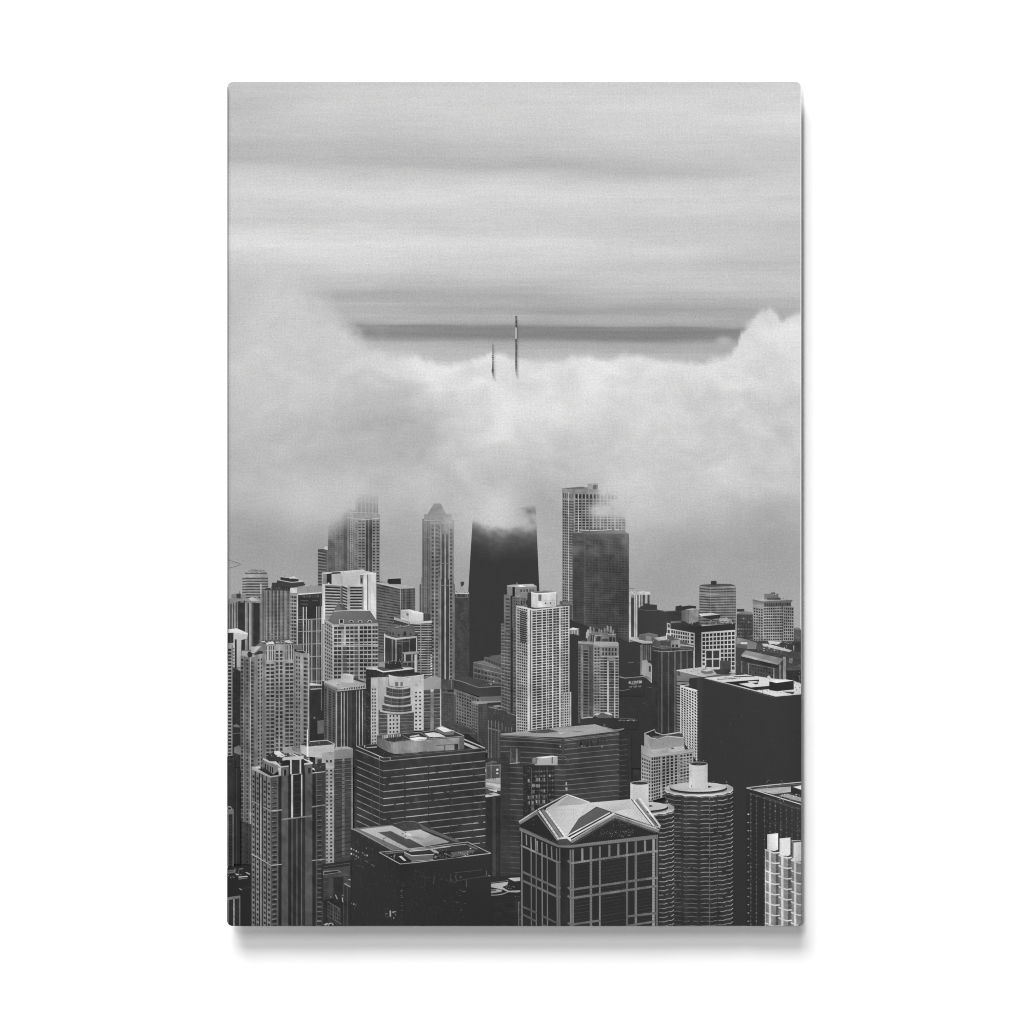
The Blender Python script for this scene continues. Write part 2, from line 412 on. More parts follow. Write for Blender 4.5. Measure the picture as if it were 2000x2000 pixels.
B('printed_far_dark_block', 'dark block between the banded tower and the stone apartment tower', TD)
F(1058,790,1268,800,1150,1150,66).wins(cc(1065,1262,6,.6),7,.4,90,.1,j=20)
sub('roof'); poly([(1058,790),(1160,752),(1262,772),(1265,800),(1062,800)], 128); rect(1060,728,1156,762,62)

B('printed_apartment_tower', 'broad stone apartment tower with a stepped penthouse at the right edge', TD)
f = F(1268,610,1402,640,1180,1180,148); f.wins(cc(1275,1400,4,.68),13,.6,58,.16); rect(1268,610,1400,668,135)
f = F(1400,640,1765,630,1180,1180,150); f.wins(cc(1412,1640,8,.7),14,.6,54,.06,j=12); f.strips([(1545,1560,120),(1640,1660,66)],.05)
f.sills(14,.14,176,.06)
f = F(1660,690,1800,700,1180,1180,150); f.wins(cc(1668,1795,5,.7),12,.6,54,.02,j=12)
f = F(1410,650,1765,640,700,690,98); f.wins(cc(1415,1760,12,.5),1,.7,60)
sub('roof'); poly([(1258,600),(1440,582),(1785,608),(1600,622),(1400,632)], 176); poly([(1262,606),(1400,634),(1785,612),(1765,640),(1400,650),(1268,622)], 118)
rect(1416,530,1600,605,128); rect(1455,580,1625,610,84); speck(1510,512,1595,560,4,3,60,215,.7); rect(1506,514,1560,526,66); speck(1620,590,1720,604,5,1,50,90,.7,.9,.9)

B('printed_edge_block', 'small grey block at the right edge behind the apartment tower', TD)
F(1800,985,1900,1000,1300,1300,88); speck(1805,1000,1890,1250,5,8,60,130,.5); line([(1800,982),(1840,972),(1890,990)], 10, 120)

B('printed_hall_complex', 'sprawl of low roofs and galleries under the apartment tower', TD)
poly([(1042,1090),(1290,1140),(1900,1150),(1900,1800),(1042,1800)], 66)
speck(1045,1380,1890,1700,40,12,48,112,.35,.6,.6)
speck(1260,980,1350,1150,6,10,70,150,.5); speck(1300,1080,1460,1170,8,6,60,210,.6)
poly([(1058,1100),(1200,1128),(1320,1170),(1310,1250),(1190,1250),(1046,1215)], 132)
poly([(1110,1165),(1195,1160),(1195,1185),(1110,1180)], 215); poly([(1055,1180),(1195,1205),(1195,1250),(1046,1225)], 100)
poly([(1320,1160),(1900,1300),(1900,1385),(1310,1245)], 76)
speck(1330,1185,1880,1380,22,6,58,98,.5,.8,.5)
poly([(1390,1178),(1480,1185),(1780,1270),(1740,1288),(1400,1212)], 188); speck(1400,1185,1760,1280,16,4,120,220,.35,.7,.5)
poly([(1465,1145),(1640,1155),(1600,1190),(1480,1180)], 196)
poly([(1590,1188),(1890,1165),(1890,1290),(1800,1270)], 58); rect(1795,1205,1806,1270,170); rect(1700,1200,1708,1240,120)
speck(1480,1140,1790,1180,14,3,90,225,.5)
poly([(1175,1265),(1665,1375),(1612,1452),(1108,1335)], 142); poly([(1140,1318),(1600,1432),(1590,1455),(1120,1345)], 168)
poly([(1110,1345),(1600,1458),(1600,1500),(1120,1400)], 50)
f = F(1210,1430,1545,1500,1570,1640,74); f.wins(cc(1215,1540,9,.5),3,.55,52,j=8); f.strips([(1205,1218,140),(1534,1548,150)])
line([(1215,1440),(1540,1502)], 9, 120)
F(1612,1450,1632,1455,1640,1640,140); F(1660,1350,1700,1352,1650,1650,150); F(1118,1400,1130,1402,1560,1560,120)
poly([(1740,1370),(1790,1365),(1780,1440),(1735,1430)], 130); speck(1710,1400,1890,1540,10,7,50,120,.6)
poly([(1700,1500),(1890,1450),(1890,1520),(1720,1530)], 92); F(1705,1530,1895,1530,1760,1760,52); speck(1710,1540,1890,1740,9,9,46,80,.5); speck(1860,1530,1890,1740,1,8,150,220,.7,.3,.4)

B('printed_checker_block', 'dark block with white window grids and a concrete penthouse', TD)
F(150,905,205,925,1130,1130,182).wins([(160,188)],3,.6,60)
poly([(195,900),(450,950),(520,960),(1040,915),(1040,1005),(600,1035),(512,1045),(195,990)], 52)
f = F(196,985,512,1042,1215,1230,188); f.wins(cc(202,445,8,.72),4,.7,52,.03); f.wins([(460,498)],4,.62,56,.03)
F(438,1040,458,1042,1225,1225,190)
F(510,1040,602,1036,1500,1500,54); F(494,1230,512,1230,1500,1500,180)
f = F(600,1032,1042,1000,1560,1565,192)
f.wins(cc(606,1036,9,.77),4,.76,50,.03,.43,j=6); f.wins([(612,644)],4,.7,54,.43,.83,j=6)
f.strips([(660,736,56),(752,832,60)],.46,.65); f.strips([(660,736,56),(752,832,58)],.675,.86)
f.wins(cc(845,1036,4,.77),5,.76,52,.43,.93,j=6)
F(840,1400,980,1400,1570,1570,72)
sub('roof'); speck(470,860,1040,930,26,4,40,190,.7,.8,.7); speck(700,850,980,910,14,4,70,205,.6)
poly([(200,890),(330,880),(340,905),(195,915)], 120)
poly([(340,752),(395,742),(395,890),(340,882)], 116); poly([(395,735),(440,740),(440,922),(395,900)], 132); poly([(440,735),(562,728),(562,890),(440,922)], 156); poly([(395,735),(480,722),(562,728),(440,740)], 205)
poly([(562,795),(720,778),(845,800),(600,824)], 214); poly([(600,826),(845,804),(840,848),(700,862)], 56); poly([(600,836),(720,868),(560,880)], 130)
poly([(830,850),(930,840),(980,880),(840,890)], 170)
# =================================================================== left side
B('printed_striped_office', 'grey office tower with dark floor bands at the far left', TA)
f = F(222,1375,274,1375,1700,1700,150); f.rows(9,.5,78,.03)
f = F(272,1375,554,1375,1700,1700,146); f.rows(9,.55,74,.02,seg=5,j=7); F(272,1340,556,1335,1380,1380,160); rect(240,1340,275,1380,170)
sub('roof'); rect(255,1322,545,1342,96); poly([(300,1290),(345,1278),(440,1284),(490,1290),(535,1322),(300,1324)], 148); speck(300,1282,540,1325,9,2,70,215,.6)

B('printed_dark_pavilion_block', 'dark block with overhanging rooftop pavilion', TA)
poly([(605,1452),(670,1452),(676,1418),(1010,1435),(1045,1480),(845,1525),(845,1600),(605,1600)], 62)
F(605,1480,845,1500,1620,1620).wins(cc(610,840,8,.5),3,.5,46)
sub('roof'); poly([(718,1375),(880,1385),(952,1402),(952,1436),(870,1440),(718,1415)], 54); line([(718,1374),(850,1390),(952,1402)], 9, 196); poly([(830,1385),(890,1370),(930,1392),(840,1400)], 214)
line([(676,1415),(860,1448),(1015,1436)], 10, 190); poly([(955,1420),(1000,1420),(1010,1440),(955,1440)], 190)
lines([[(768,1350),(768,1375)],[(866,1340),(866,1375)]], 5, 150)

B('printed_white_slab', 'white concrete block with dark banded floors in front of the stepped tower', TA)
poly([(1258,1322),(1540,1300),(1800,1280),(1830,1300),(1965,1325),(1965,1990),(1258,1990)], 206)
poly([(1262,1335),(1320,1335),(1320,1470),(1262,1470)], 150)
poly([(1320,1338),(1384,1330),(1384,1474),(1320,1464)], 48); ell(1345,1462,12,10,225)
poly([(1384,1318),(1500,1310),(1505,1332),(1384,1342)], 70); poly([(1384,1345),(1525,1330),(1530,1480),(1384,1478)], 196)
poly([(1525,1325),(1800,1315),(1795,1480),(1640,1500),(1525,1490)], 200)
poly([(1755,1345),(1798,1345),(1794,1480),(1755,1470)], 140); rect(1760,1395,1785,1455,60)
speck(1530,1290,1830,1325,14,2,120,225,.5); poly([(1550,1300),(1800,1280),(1810,1300),(1580,1325)], 224)
poly([(1735,1340),(1960,1325),(1965,1345),(1760,1352)], 222)
F(1278,1478,1500,1490,1990,1990,150); F(1278,1478,1300,1480,1990,1990,206)
f = F(1300,1490,1496,1500,1990,1990); f.rows(13,.56,50,seg=1); f.rows(13,.14,212,.037)
F(1495,1490,1528,1490,1990,1990,140); F(1510,1500,1528,1500,1990,1990,90)
f = F(1528,1490,1590,1515,1990,2005,168); f.rows(13,.55,52)
F(1588,1490,1625,1490,1990,1990,170)
f = F(1625,1500,1782,1500,1990,1990,176); f.rows(13,.56,50)
F(1782,1500,1800,1500,1990,1990,140)
F(1800,1345,1965,1345,1990,1990,208).strips([(1848,1860,66),(1860,1900,196)])

B('printed_lattice_block', 'grey lattice-walled block with a black rooftop plant box', TB)
f = F(103,1460,416,1530,2700,2700,114); f.rows(34,.5,70,seg=7,j=9); f.strips([(205,208,80),(256,259,90),(312,315,80),(366,369,90)])
f = F(418,1530,602,1522,2700,2700,94); f.rows(34,.45,66,seg=4,j=6); f.strips([(434,440,130),(455,459,60),(474,480,130),(492,496,120),(526,532,50),(562,568,130),(588,594,120)]); F(412,1530,420,1530,2700,2700,165)
sub('roof'); poly([(105,1450),(260,1452),(545,1490),(604,1522),(418,1534),(103,1462)], 170); poly([(105,1446),(230,1470),(418,1520),(418,1534),(103,1462)], 196)
poly([(245,1415),(268,1398),(416,1392),(418,1472),(270,1470),(245,1455)], 46); line([(268,1396),(416,1390)], 9, 205)
speck(440,1480,548,1510,8,2,70,220,.7); speck(110,1435,240,1455,8,1,80,150,.6,.9,.9)

B('printed_crown_block', 'grey tower with flat crown and dark shafts at the left edge', TA)
f = F(25,1700,465,1720,2330,2330,104)
f.strips([(25,42,46),(42,66,140),(66,84,66),(84,104,150),(104,118,60),(118,134,160),(134,150,70),(150,166,130),(166,250,50),(250,262,66),(262,276,165),(280,298,120),(298,310,52),(310,328,160),(328,342,150),(342,366,84),(366,440,48),(440,466,70)])
speck(170,1760,250,2300,3,26,46,70,.5); speck(440,1740,520,2300,3,40,56,110,.6,.8,.4)
sub('roof'); poly([(25,1670),(80,1652),(260,1672),(420,1640),(460,1685),(455,1720),(330,1700),(200,1690),(25,1740)], 150)
poly([(80,1605),(140,1595),(262,1600),(272,1660),(80,1650)], 136); rect(146,1594,202,1652,58); line([(183,1560),(183,1596)], 5, 110); poly([(300,1655),(360,1640),(440,1690),(340,1690)], 180)
rect(175,1690,195,1720,60); rect(240,1685,260,1715,60)

B('printed_ribbed_tower', 'grey tower ribbed with vertical piers at the left', TA)
F(460,1545,516,1560,2330,2330,116).strips([(460,470,165),(490,500,90)])
f = F(514,1550,842,1555,2330,2330,146)
f.strips([(520,532,90),(548,574,66),(592,598,120),(602,626,70),(640,672,62),(690,718,60),(732,740,110),(744,770,72),(790,800,120),(806,836,76)])
f.wins(cc(545,840,7,.6),44,.4,100,.25,j=20,skip=.5)
f.sills(44,.12,150,.0)
sub('roof'); poly([(514,1530),(560,1518),(588,1522),(600,1550),(514,1552)], 60); poly([(600,1500),(842,1530),(842,1558),(600,1552)], 64); speck(610,1500,840,1540,10,2,60,130,.5)
sub('flagpole'); rect(459,1465,470,1600,196)

B('printed_lined_tower', 'dark glass tower with white mullion lines and a pale plant storey', TA)
F(843,1592,948,1600,2800,2800,158).wins([(850,862),(868,886),(892,926)],26,.62,60,.02,j=8)
f = F(940,1600,1262,1590,2800,2800,62)
f.strips([(936,946,190)])
poly([(955,1640),(1230,1620),(1230,1760),(1180,1768),(960,1775)], 47); lines([[(980,1685),(1080,1690)],[(980,1730),(1080,1732)],[(1130,1688),(1210,1688)]], 9, 96)
f.wins(cc(1010,1225,6,.5),1,.8,80,.02,.045); F(1062,1760,1185,1760,1935,1930,46); F(940,1775,1060,1772,2000,2000).wins(cc(950,1055,2,.7),5,.6,60)
f = F(940,1770,1262,1760,2800,2800); f.strips([(1010,1024,176),(1050,1062,176),(1186,1194,170),(1216,1224,160),(1250,1262,176)]); f.strips([(1082,1090,176),(1104,1108,130),(1122,1132,176),(1152,1158,96),(1200,1206,120)],.17)
f.wins(cc(950,1008,1,.9),24,.12,110,.1); f.wins([(1196,1214)],24,.2,120,.17,skip=.3)
for a, b in ((1930,1922),(2085,2078),(2250,2245),(2412,2408),(2575,2570),(2735,2730)): line([(944,a+5),(1260,b)], 9, 160)
sub('roof'); poly([(845,1520),(936,1514),(936,1590),(845,1590)], 206); poly([(935,1505),(1040,1490),(1258,1490),(1258,1585),(950,1602),(935,1590)], 160); line([(1076,1490),(1076,1580)], 6, 100); line([(950,1604),(1258,1582)], 14, 224); speck(1020,1485,1140,1500,8,1,150,225,.6,.9,.9); lines([[(1262,1330),(1262,1590)]],8,190)

B('printed_hip_roof_hotel', 'pale hotel block with a grey hipped roof and dormers', TE)
f = F(1288,60,1412,140,860,900,160); f.wins(cc(1294,1400,4,.62),16,.55,66,.03,j=10)
f = F(1410,130,1990,120,880,880,164)
f.wins([(1416,1456),(1464,1510)],13,.7,54,.03,.95,j=9)
f.wins(cc(1565,1730,3,.8),13,.7,56,.03,.95,j=12); f.wins(cc(1745,1905,3,.8),13,.7,54,.03,.95,j=9); f.wins([(1915,1945),(1952,1984)],13,.6,54,.03,.95,j=9)
f.strips([(1394,1412,190),(1552,1564,184),(1732,1742,184),(1905,1913,184)]); f.strips([(1510,1550,150)],.03,.36); f.strip(1480,1548,72,.02,.09)
f.strips([(1688,1735,92)],.28,.95); f.strips([(1528,1580,84)],.37,.95); f.sills(13,.13,186,.03,.95)
line([(1412,400),(1990,392)], 10, 190)
sub('roof'); poly([(1336,86),(1412,-48),(1882,-52),(1990,112),(1990,128),(1412,132),(1336,100)], 112)
poly([(1336,86),(1412,132),(1990,116),(1990,132),(1412,146),(1290,74)], 176)
poly([(1410,-45),(1472,-152),(1532,-132),(1592,-55)], 108); poly([(1472,-152),(1532,-132),(1592,-55),(1528,-50)], 90); line([(1418,-42),(1600,-52),(1885,-52)], 9, 190)
lines([[(1472,-150),(1532,-132)]],7,180)
for x in (1640,1755,1880): poly([(x-22,100),(x-8,78),(x+10,78),(x+22,100)], 50); line([(x-30,104),(x-12,76),(x+12,76),(x+30,104)], 8, 190)
rect(1482,62,1542,118,190); rect(1492,66,1532,112,44)

B('printed_white_top_block', 'block of stacked white floor slabs with a white penthouse', TF)
f = F(585,110,820,110,830,830,60); f.rows(22,.34,168,seg=3,j=10); f.strips([(672,686,150),(770,778,140)]); f.strips([(585,640,60)],.2)
f.wins([(806,828)],9,.5,185,.56,j=15)
poly([(330,60),(525,120),(525,160),(330,110)], 66)
sub('roof'); poly([(420,-60),(530,-66),(712,-20),(712,82),(540,100),(420,60)], 206); poly([(530,-64),(712,-20),(712,-8),(580,-14)], 224); poly([(422,-50),(525,-40),(525,70),(422,40)], 190); line([(530,-20),(524,170)], 7, 190)
ell(505,0,16,20,140); poly([(530,96),(820,80),(822,108),(540,126)], 196); poly([(330,38),(420,60),(525,100),(525,124),(330,68)], 176); speck(330,20,420,60,8,3,90,200,.6); poly([(712,-10),(800,-10),(800,78),(712,84)], 64); lines([[(735,0),(735,70)],[(760,0),(760,70)]],6,110)

B('printed_terrace_tower', 'dark glass tower with a planted roof terrace', TF)
f = F(200,270,352,315,620,620,54); f.strips([(202,214,196),(300,318,116)],0); speck(220,310,300,600,4,8,46,66,.5)
f = F(350,315,634,290,620,620,52); f.strips([(348,366,150),(432,440,110),(526,534,120),(618,632,196)]); speck(370,340,430,600,3,8,50,96,.5); lines([[(440,350),(528,346)],[(366,345),(436,350)],[(366,380),(434,384)]], 12, 110)
F(440,500,655,490,620,620,60).strips([(462,482,166),(556,574,160),(606,616,120)])
poly([(436,496),(536,484),(655,480),(655,508),(470,522)], 150)
poly([(450,612),(700,596),(700,618),(450,632)], 140); F(450,630,640,622,720,720,58).strips([(500,512,130),(560,570,140)])
speck(420,530,460,600,3,4,60,180,.5); poly([(130,510),(190,520),(190,620),(130,600)], 110)
sub('roof'); poly([(245,195),(290,152),(340,158),(530,140),(600,170),(604,272),(360,300),(245,262)], 106); poly([(350,160),(530,140),(530,158),(360,180)], 150); lines([[(345,182),(530,156)]],8,60)
poly([(200,262),(222,268),(350,306),(632,280),(632,304),(350,330),(200,292)], 182); rect(202,250,216,275,215)
poly([(470,215),(490,232),(492,275),(448,276),(456,232)], 48)
for x, y in ((245,225),(280,240),(318,245),(392,262),(545,250)): poly([(x-12,y+22),(x-9,y-8),(x+3,y-16),(x+12,y+6),(x+13,y+22)], 56)
sub('smokestack'); poly([(598,522),(632,518),(634,752),(600,752)], 196); rect(598,522,608,752,220)

B('printed_dark_top_block', 'black slab with white-edged roof behind the round-balcony tower', TF)
F(-34,690,600,720,1800,1800,50); speck(-34,760,30,1700,3,40,44,110,.4,.7,.4)
poly([(-34,700),(100,700),(190,745),(590,705),(590,760),(190,800),(-34,760)], 48); speck(60,770,260,810,12,2,60,150,.4)
sub('roof'); poly([(-34,688),(88,682),(130,712),(190,738),(585,696),(585,712),(190,754),(100,722),(-34,712)], 204); poly([(120,690),(430,640),(585,690),(190,738)], 82)
poly([(130,620),(215,612),(215,690),(130,680)], 150); poly([(212,648),(300,610),(422,618),(428,690),(300,712),(212,700)], 46); speck(215,588,440,640,14,3,70,220,.7); poly([(435,690),(560,690),(570,712),(470,712)], 205)

B('printed_dome_front_block', 'white-edged low block at the left edge below the crowned tower', TE)
poly([(20,200),(150,182),(296,244),(284,318),(210,330),(205,690),(20,690)], 184)
rect(34,240,108,372,52); rect(124,324,150,700,48); speck(36,245,106,368,3,4,46,70,.4)
poly([(20,195),(150,180),(296,244),(110,226),(34,240)], 206); poly([(110,226),(296,246),(290,258),(110,236)], 214)

B('printed_shadow_block', 'dark shadowed block in the gap at the far left', TE)
poly([(95,680),(210,740),(210,1990),(95,1990)], 50); speck(100,740,205,1420,5,30,46,84,.5); line([(110,690),(205,745)],14,84); poly([(105,1440),(150,1425),(190,1450),(195,1470),(110,1465)], 120); line([(105,1550),(205,1540)],8,110); poly([(115,1730),(180,1700),(205,1740),(205,1830),(115,1800)], 130); speck(36,1820,190,1990,10,8,44,170,.4)

B('printed_edge_strip_tower', 'pale sliver of a tower with square windows on the left edge', TE)
f = F(20,395,98,395,1840,1840,164); f.wins([(36,80)],31,.64,50,.03,j=7); f.strips([(86,98,120)]); f.wins([(102,118)],8,.5,90,.02,.25)
poly([(20,380),(60,370),(108,382),(98,400),(20,400)], 150)

B('printed_residential_tower', 'broad pale residential tower with hundreds of windows at the left', TE)
f = F(200,540,392,560,2900,2900,128)
f.wins([(206,234)],45,.62,60,.01,j=6); f.strips([(236,266,112)]); f.wins([(276,302)],45,.64,62,.01,j=6); f.wins([(336,370)],45,.64,56,.02,j=6); f.strips([(326,331,204),(386,402,100),(236,240,165)])
f = F(390,530,530,500,2900,2900,140); f.strips([(400,420,128),(452,457,196),(486,530,124)],.0); f.wins([(424,446),(462,480)],45,.55,58,.02,j=6)
f = F(525,385,895,370,2900,2900,152)
f.wins([(534,578),(590,636)],45,.64,54,.10,j=9); f.wins([(660,694),(713,746)],46,.68,56,.03,j=9); f.wins([(782,830),(840,886)],45,.64,54,.10,j=9)
f.strips([(640,658,140),(694,712,160),(748,780,150)])
f.strips([(536,546,44),(566,578,44),(596,604,46),(622,632,44),(786,796,44),(806,814,48),(846,856,44),(870,880,46),(550,562,190),(610,618,176),(800,804,190),(860,866,190)],.01,.085)
f = F(893,480,1102,510,2900,2900,146); f.wins([(920,940),(955,972)],44,.6,56,.02,j=8); f.wins([(1020,1060)],44,.62,56,.02,j=8); f.strips([(980,1014,154),(1076,1084,190),(892,912,128),(1088,1102,136)]); f.wins([(1064,1074)],44,.5,76,.02)
lines([[(200,520),(330,560),(392,540)],[(530,606),(890,590)],[(530,470),(890,462)]], 7, 170)
f = F(200,2680,392,2750,3240,3260,58); f.wins([(208,232),(278,300),(338,368)],9,.5,42,0,j=3); f.strips([(228,236,84),(300,304,74),(384,392,60)])
sub('roof'); poly([(526,390),(470,345),(540,330),(660,325),(830,322),(885,360),(893,385),(700,388)], 84); speck(470,332,890,392,26,4,60,225,.75,.8,.7)
poly([(530,372),(620,350),(640,380),(540,390)], 206); poly([(770,350),(830,330),(890,372),(820,372)], 200)
poly([(390,420),(470,350),(520,420),(528,505),(440,470),(372,520)], 120); poly([(372,530),(440,468),(490,482),(480,505),(400,520)], 52); ell(318,520,30,40,52); poly([(330,420),(470,410),(380,500),(340,500)], 168)
poly([(893,400),(1000,395),(1000,460),(893,452)], 128); poly([(900,462),(1000,462),(1070,500),(1010,505),(900,482)], 52); lines([[(930,470),(1010,470),(1060,500)]],8,170)
speck(380,330,460,400,6,4,70,160,.5)

B('printed_pier_block', 'dark tower with pale vertical piers and a white cubic penthouse', TE)
f = F(1284,900,1462,985,1990,1990,86); f.wins([(1294,1316),(1346,1372),(1400,1424)],30,.6,50,.05,j=5); f.strips([(1330,1340,120),(1386,1394,110),(1438,1448,165)],.0)
f = F(1450,990,1832,950,1990,1990,54); f.strips([(1446,1456,166),(1505,1518,172),(1542,1554,168),(1586,1594,150),(1600,1636,62),(1636,1640,110),(1704,1712,150),(1740,1752,176),(1780,1792,166),(1800,1832,62)],.03)
f.wins([(1460,1502)],34,.14,92,.05); speck(1640,1060,1700,1700,2,20,46,70,.5); speck(1805,1050,1832,1700,1,20,60,100,.6,.8)
sub('roof'); poly([(1284,868),(1500,832),(1665,850),(1832,890),(1832,905),(1470,962),(1284,890)], 182); poly([(1284,880),(1462,958),(1462,1000),(1284,915)], 150); poly([(1462,958),(1832,902),(1832,966),(1462,1002)], 176)
F(1462,962,1832,918,998,962).wins(cc(1540,1820,9,.55),1,.62,60,j=5); line([(1290,905),(1460,985)], 8, 90); line([(1462,984),(1550,972)], 8, 80)
poly([(1505,772),(1590,768),(1668,788),(1668,884),(1590,888),(1505,872)], 196); poly([(1505,772),(1590,768),(1668,788),(1600,800)], 214); poly([(1668,820),(1830,880),(1800,890),(1668,850)], 66); speck(1670,850,1800,890,8,3,100,210,.5); ell(1458,905,16,12,96); poly([(1350,890),(1430,870),(1500,890),(1420,930)], 200)

B('printed_gap_block', 'black block in the gap behind the residential tower', TE)
F(1095,965,1286,940,1700,1700,49); speck(1110,1000,1275,1640,6,20,44,62,.5); F(1246,960,1258,960,1250,1250,110); line([(1108,975),(1258,962)], 15, 168)
poly([(1095,895),(1130,892),(1256,915),(1256,938),(1100,925)], 200); F(1100,925,1258,925,968,955,80).wins(cc(1105,1250,6,.5),1,.6,54)
poly([(1196,1385),(1282,1372),(1282,1545),(1200,1552)], 112); ell(1160,1345,12,10,150); F(1105,1360,1200,1380,1700,1700,44)
# =================================================================== middle
B('printed_shadow_mass', 'dark shadowed blocks filling the middle of the skyline', TG)
poly([(-300,900),(740,60),(1520,360),(1990,330),(1990,2000),(-300,2000)], 55)
speck(1400,600,1800,1340,12,18,48,66,.4,.7,.4); speck(1500,1050,1860,1200,8,4,50,120,.2,.15,.25)
line([(1510,626),(1580,624)], 14, 96); line([(1760,952),(1890,945)], 9, 92)

B('printed_stepped_brick_block', 'grey brick block stepping up behind the stone hall', TF)
poly([(1505,552),(1580,552),(1590,535),(1725,522),(1730,700),(1505,640)], 96); F(1505,560,1730,640,630,712).wins(cc(1515,1725,6,.7),1,.7,60)
f = F(1360,620,1730,720,900,960,98); f.wins(cc(1370,1725,8,.66),3,.5,62,.25); f.sills(3,.14,130,.2)
poly([(1360,618),(1500,600),(1730,690),(1730,715),(1362,625)], 120); line([(1362,622),(1500,650),(1730,716)], 8, 142)

B('printed_brick_slab', 'dark brick slab below the spired tower', TF)
f = F(942,840,1112,850,1470,1470,78); f.wins(cc(950,1105,7,.5),16,.5,58,.2,j=8); speck(945,850,1110,1010,9,8,60,110,.5)
poly([(942,1005),(1060,1000),(1112,1030),(950,1020)], 110); rect(1030,985,1112,1010,46); line([(1076,840),(1078,970)], 8, 130)

B('printed_stone_hall', 'stone block with a dark mansard-like top and pale cornice in the middle', TF)
f = F(1108,965,1465,1090,1700,1800,124); f.wins(cc(1140,1440,9,.64),17,.62,56,.03,j=12); f.strips([(1108,1136,84)],.1)
f = F(1440,1070,1725,1060,1800,1800,128)
poly([(1108,852),(1290,850),(1500,860),(1725,935),(1725,1060),(1460,1072),(1110,965)], 66)
f = F(1340,1140,1425,1160,1720,1760,126); f.wins(cc(1345,1420,3,.6),15,.64,52,.04,j=12)
F(1425,1160,1545,1150,1760,1760,74).wins(cc(1432,1540,4,.5),17,.5,58,.03,j=5)
poly([(1340,1130),(1725,1122),(1725,1142),(1420,1165),(1340,1145)], 160); rect(1465,1072,1725,1125,118)
F(1545,1148,1725,1140,1250,1250,54)
sub('roof'); poly([(1108,848),(1205,812),(1280,806),(1500,856),(1725,930),(1440,958)], 78); speck(1250,820,1520,930,14,8,60,110,.5); line([(1108,848),(1200,868),(1430,952),(1725,932)], 10, 150); speck(1480,855,1680,920,10,4,80,240,.4,.6,.6)

B('printed_low_arcade', 'low dark arcaded block behind the round-cornered plant room', TF)
poly([(942,1400),(1100,1392),(1350,1490),(1420,1560),(1420,1720),(1240,1640),(942,1540)], 68); speck(960,1430,1400,1640,16,8,54,124,.45,.5,.7); line([(1060,1400),(1350,1500)],8,92)

B('printed_ornate_brick_block', 'dark brick block with bright cornices beside the white grid tower', TF)
poly([(1545,1190),(1700,1175),(1800,1230),(1990,1290),(1990,1990),(1545,1990)], 66)
f = F(1550,1390,1740,1440,1900,1940,74); f.wins(cc(1560,1735,6,.5),14,.5,50,j=6); f.strips([(1556,1566,130),(1592,1602,120),(1640,1648,90),(1690,1698,120)],.12)
F(1715,1460,1990,1530,1560,1600,62); lines([[(1560,1375),(1560,1480)],[(1600,1375),(1600,1470)],[(1736,1410),(1736,1510)],[(1785,1460),(1785,1525)],[(1825,1470),(1825,1530)],[(1860,1470),(1860,1530)],[(1650,1380),(1650,1480)],[(1690,1390),(1690,1490)]], 9, 128)
lines([[(1550,1475),(1720,1520)],[(1560,1200),(1700,1235),(1770,1235)],[(1800,1275),(1932,1320)]], 12, 140); speck(1570,1235,1740,1330,9,3,70,190,.4,.4,.7)
poly([(1610,1190),(1690,1176),(1740,1195),(1650,1212)], 150); rect(1745,1500,1760,1990,60); speck(1745,1240,1930,1480,8,8,50,104,.5)

B('printed_light_brick_tower', 'tall grey brick tower with a pale penthouse behind the white grid tower', TB)
f = F(1722,1985,1850,1985,3100,3150,112); f.wins(cc(1726,1842,3,.7),26,.5,72,.01,j=9); f.sills(26,.18,150)
f = F(1760,1605,1850,1615,2100,2100,132); f.wins([(1782,1836)],10,.5,72,.07,j=9)
F(1845,1500,1880,1500,3150,3150,52)
f = F(1876,1630,1960,1640,3150,3150,120); f.wins([(1884,1906),(1912,1934),(1940,1958)],34,.5,66,.02,j=9)
f = F(1800,1490,1870,1490,1620,1620,140); F(1905,1490,1990,1480,1640,1640,146)
CUR.tile = TC
poly([(45,1512),(322,1500),(322,1640),(45,1620)], 132); F(95,1535,300,1528,1580,1570).wins(cc(100,295,5,.55),1,.8,72); poly([(105,1590),(200,1585),(200,1660),(105,1650)], 128)
f = F(5,1640,260,1650,2040,2040,118); f.wins(cc(15,100,3,.6),11,.5,66,j=8); f.wins(cc(110,250,4,.6),11,.5,70,j=10); F(200,1580,252,1580,2000,2000,58); F(100,1680,215,1672,1740,1740).wins(cc(105,210,3,.5),1,.8,60)
sub('roof'); poly([(-65,1488),(0,1478),(270,1468),(322,1500),(50,1512),(-65,1500)], 168); poly([(60,1492),(130,1484),(185,1500),(110,1508)], 226); line([(65,1470),(65,1450)], 12, 150)

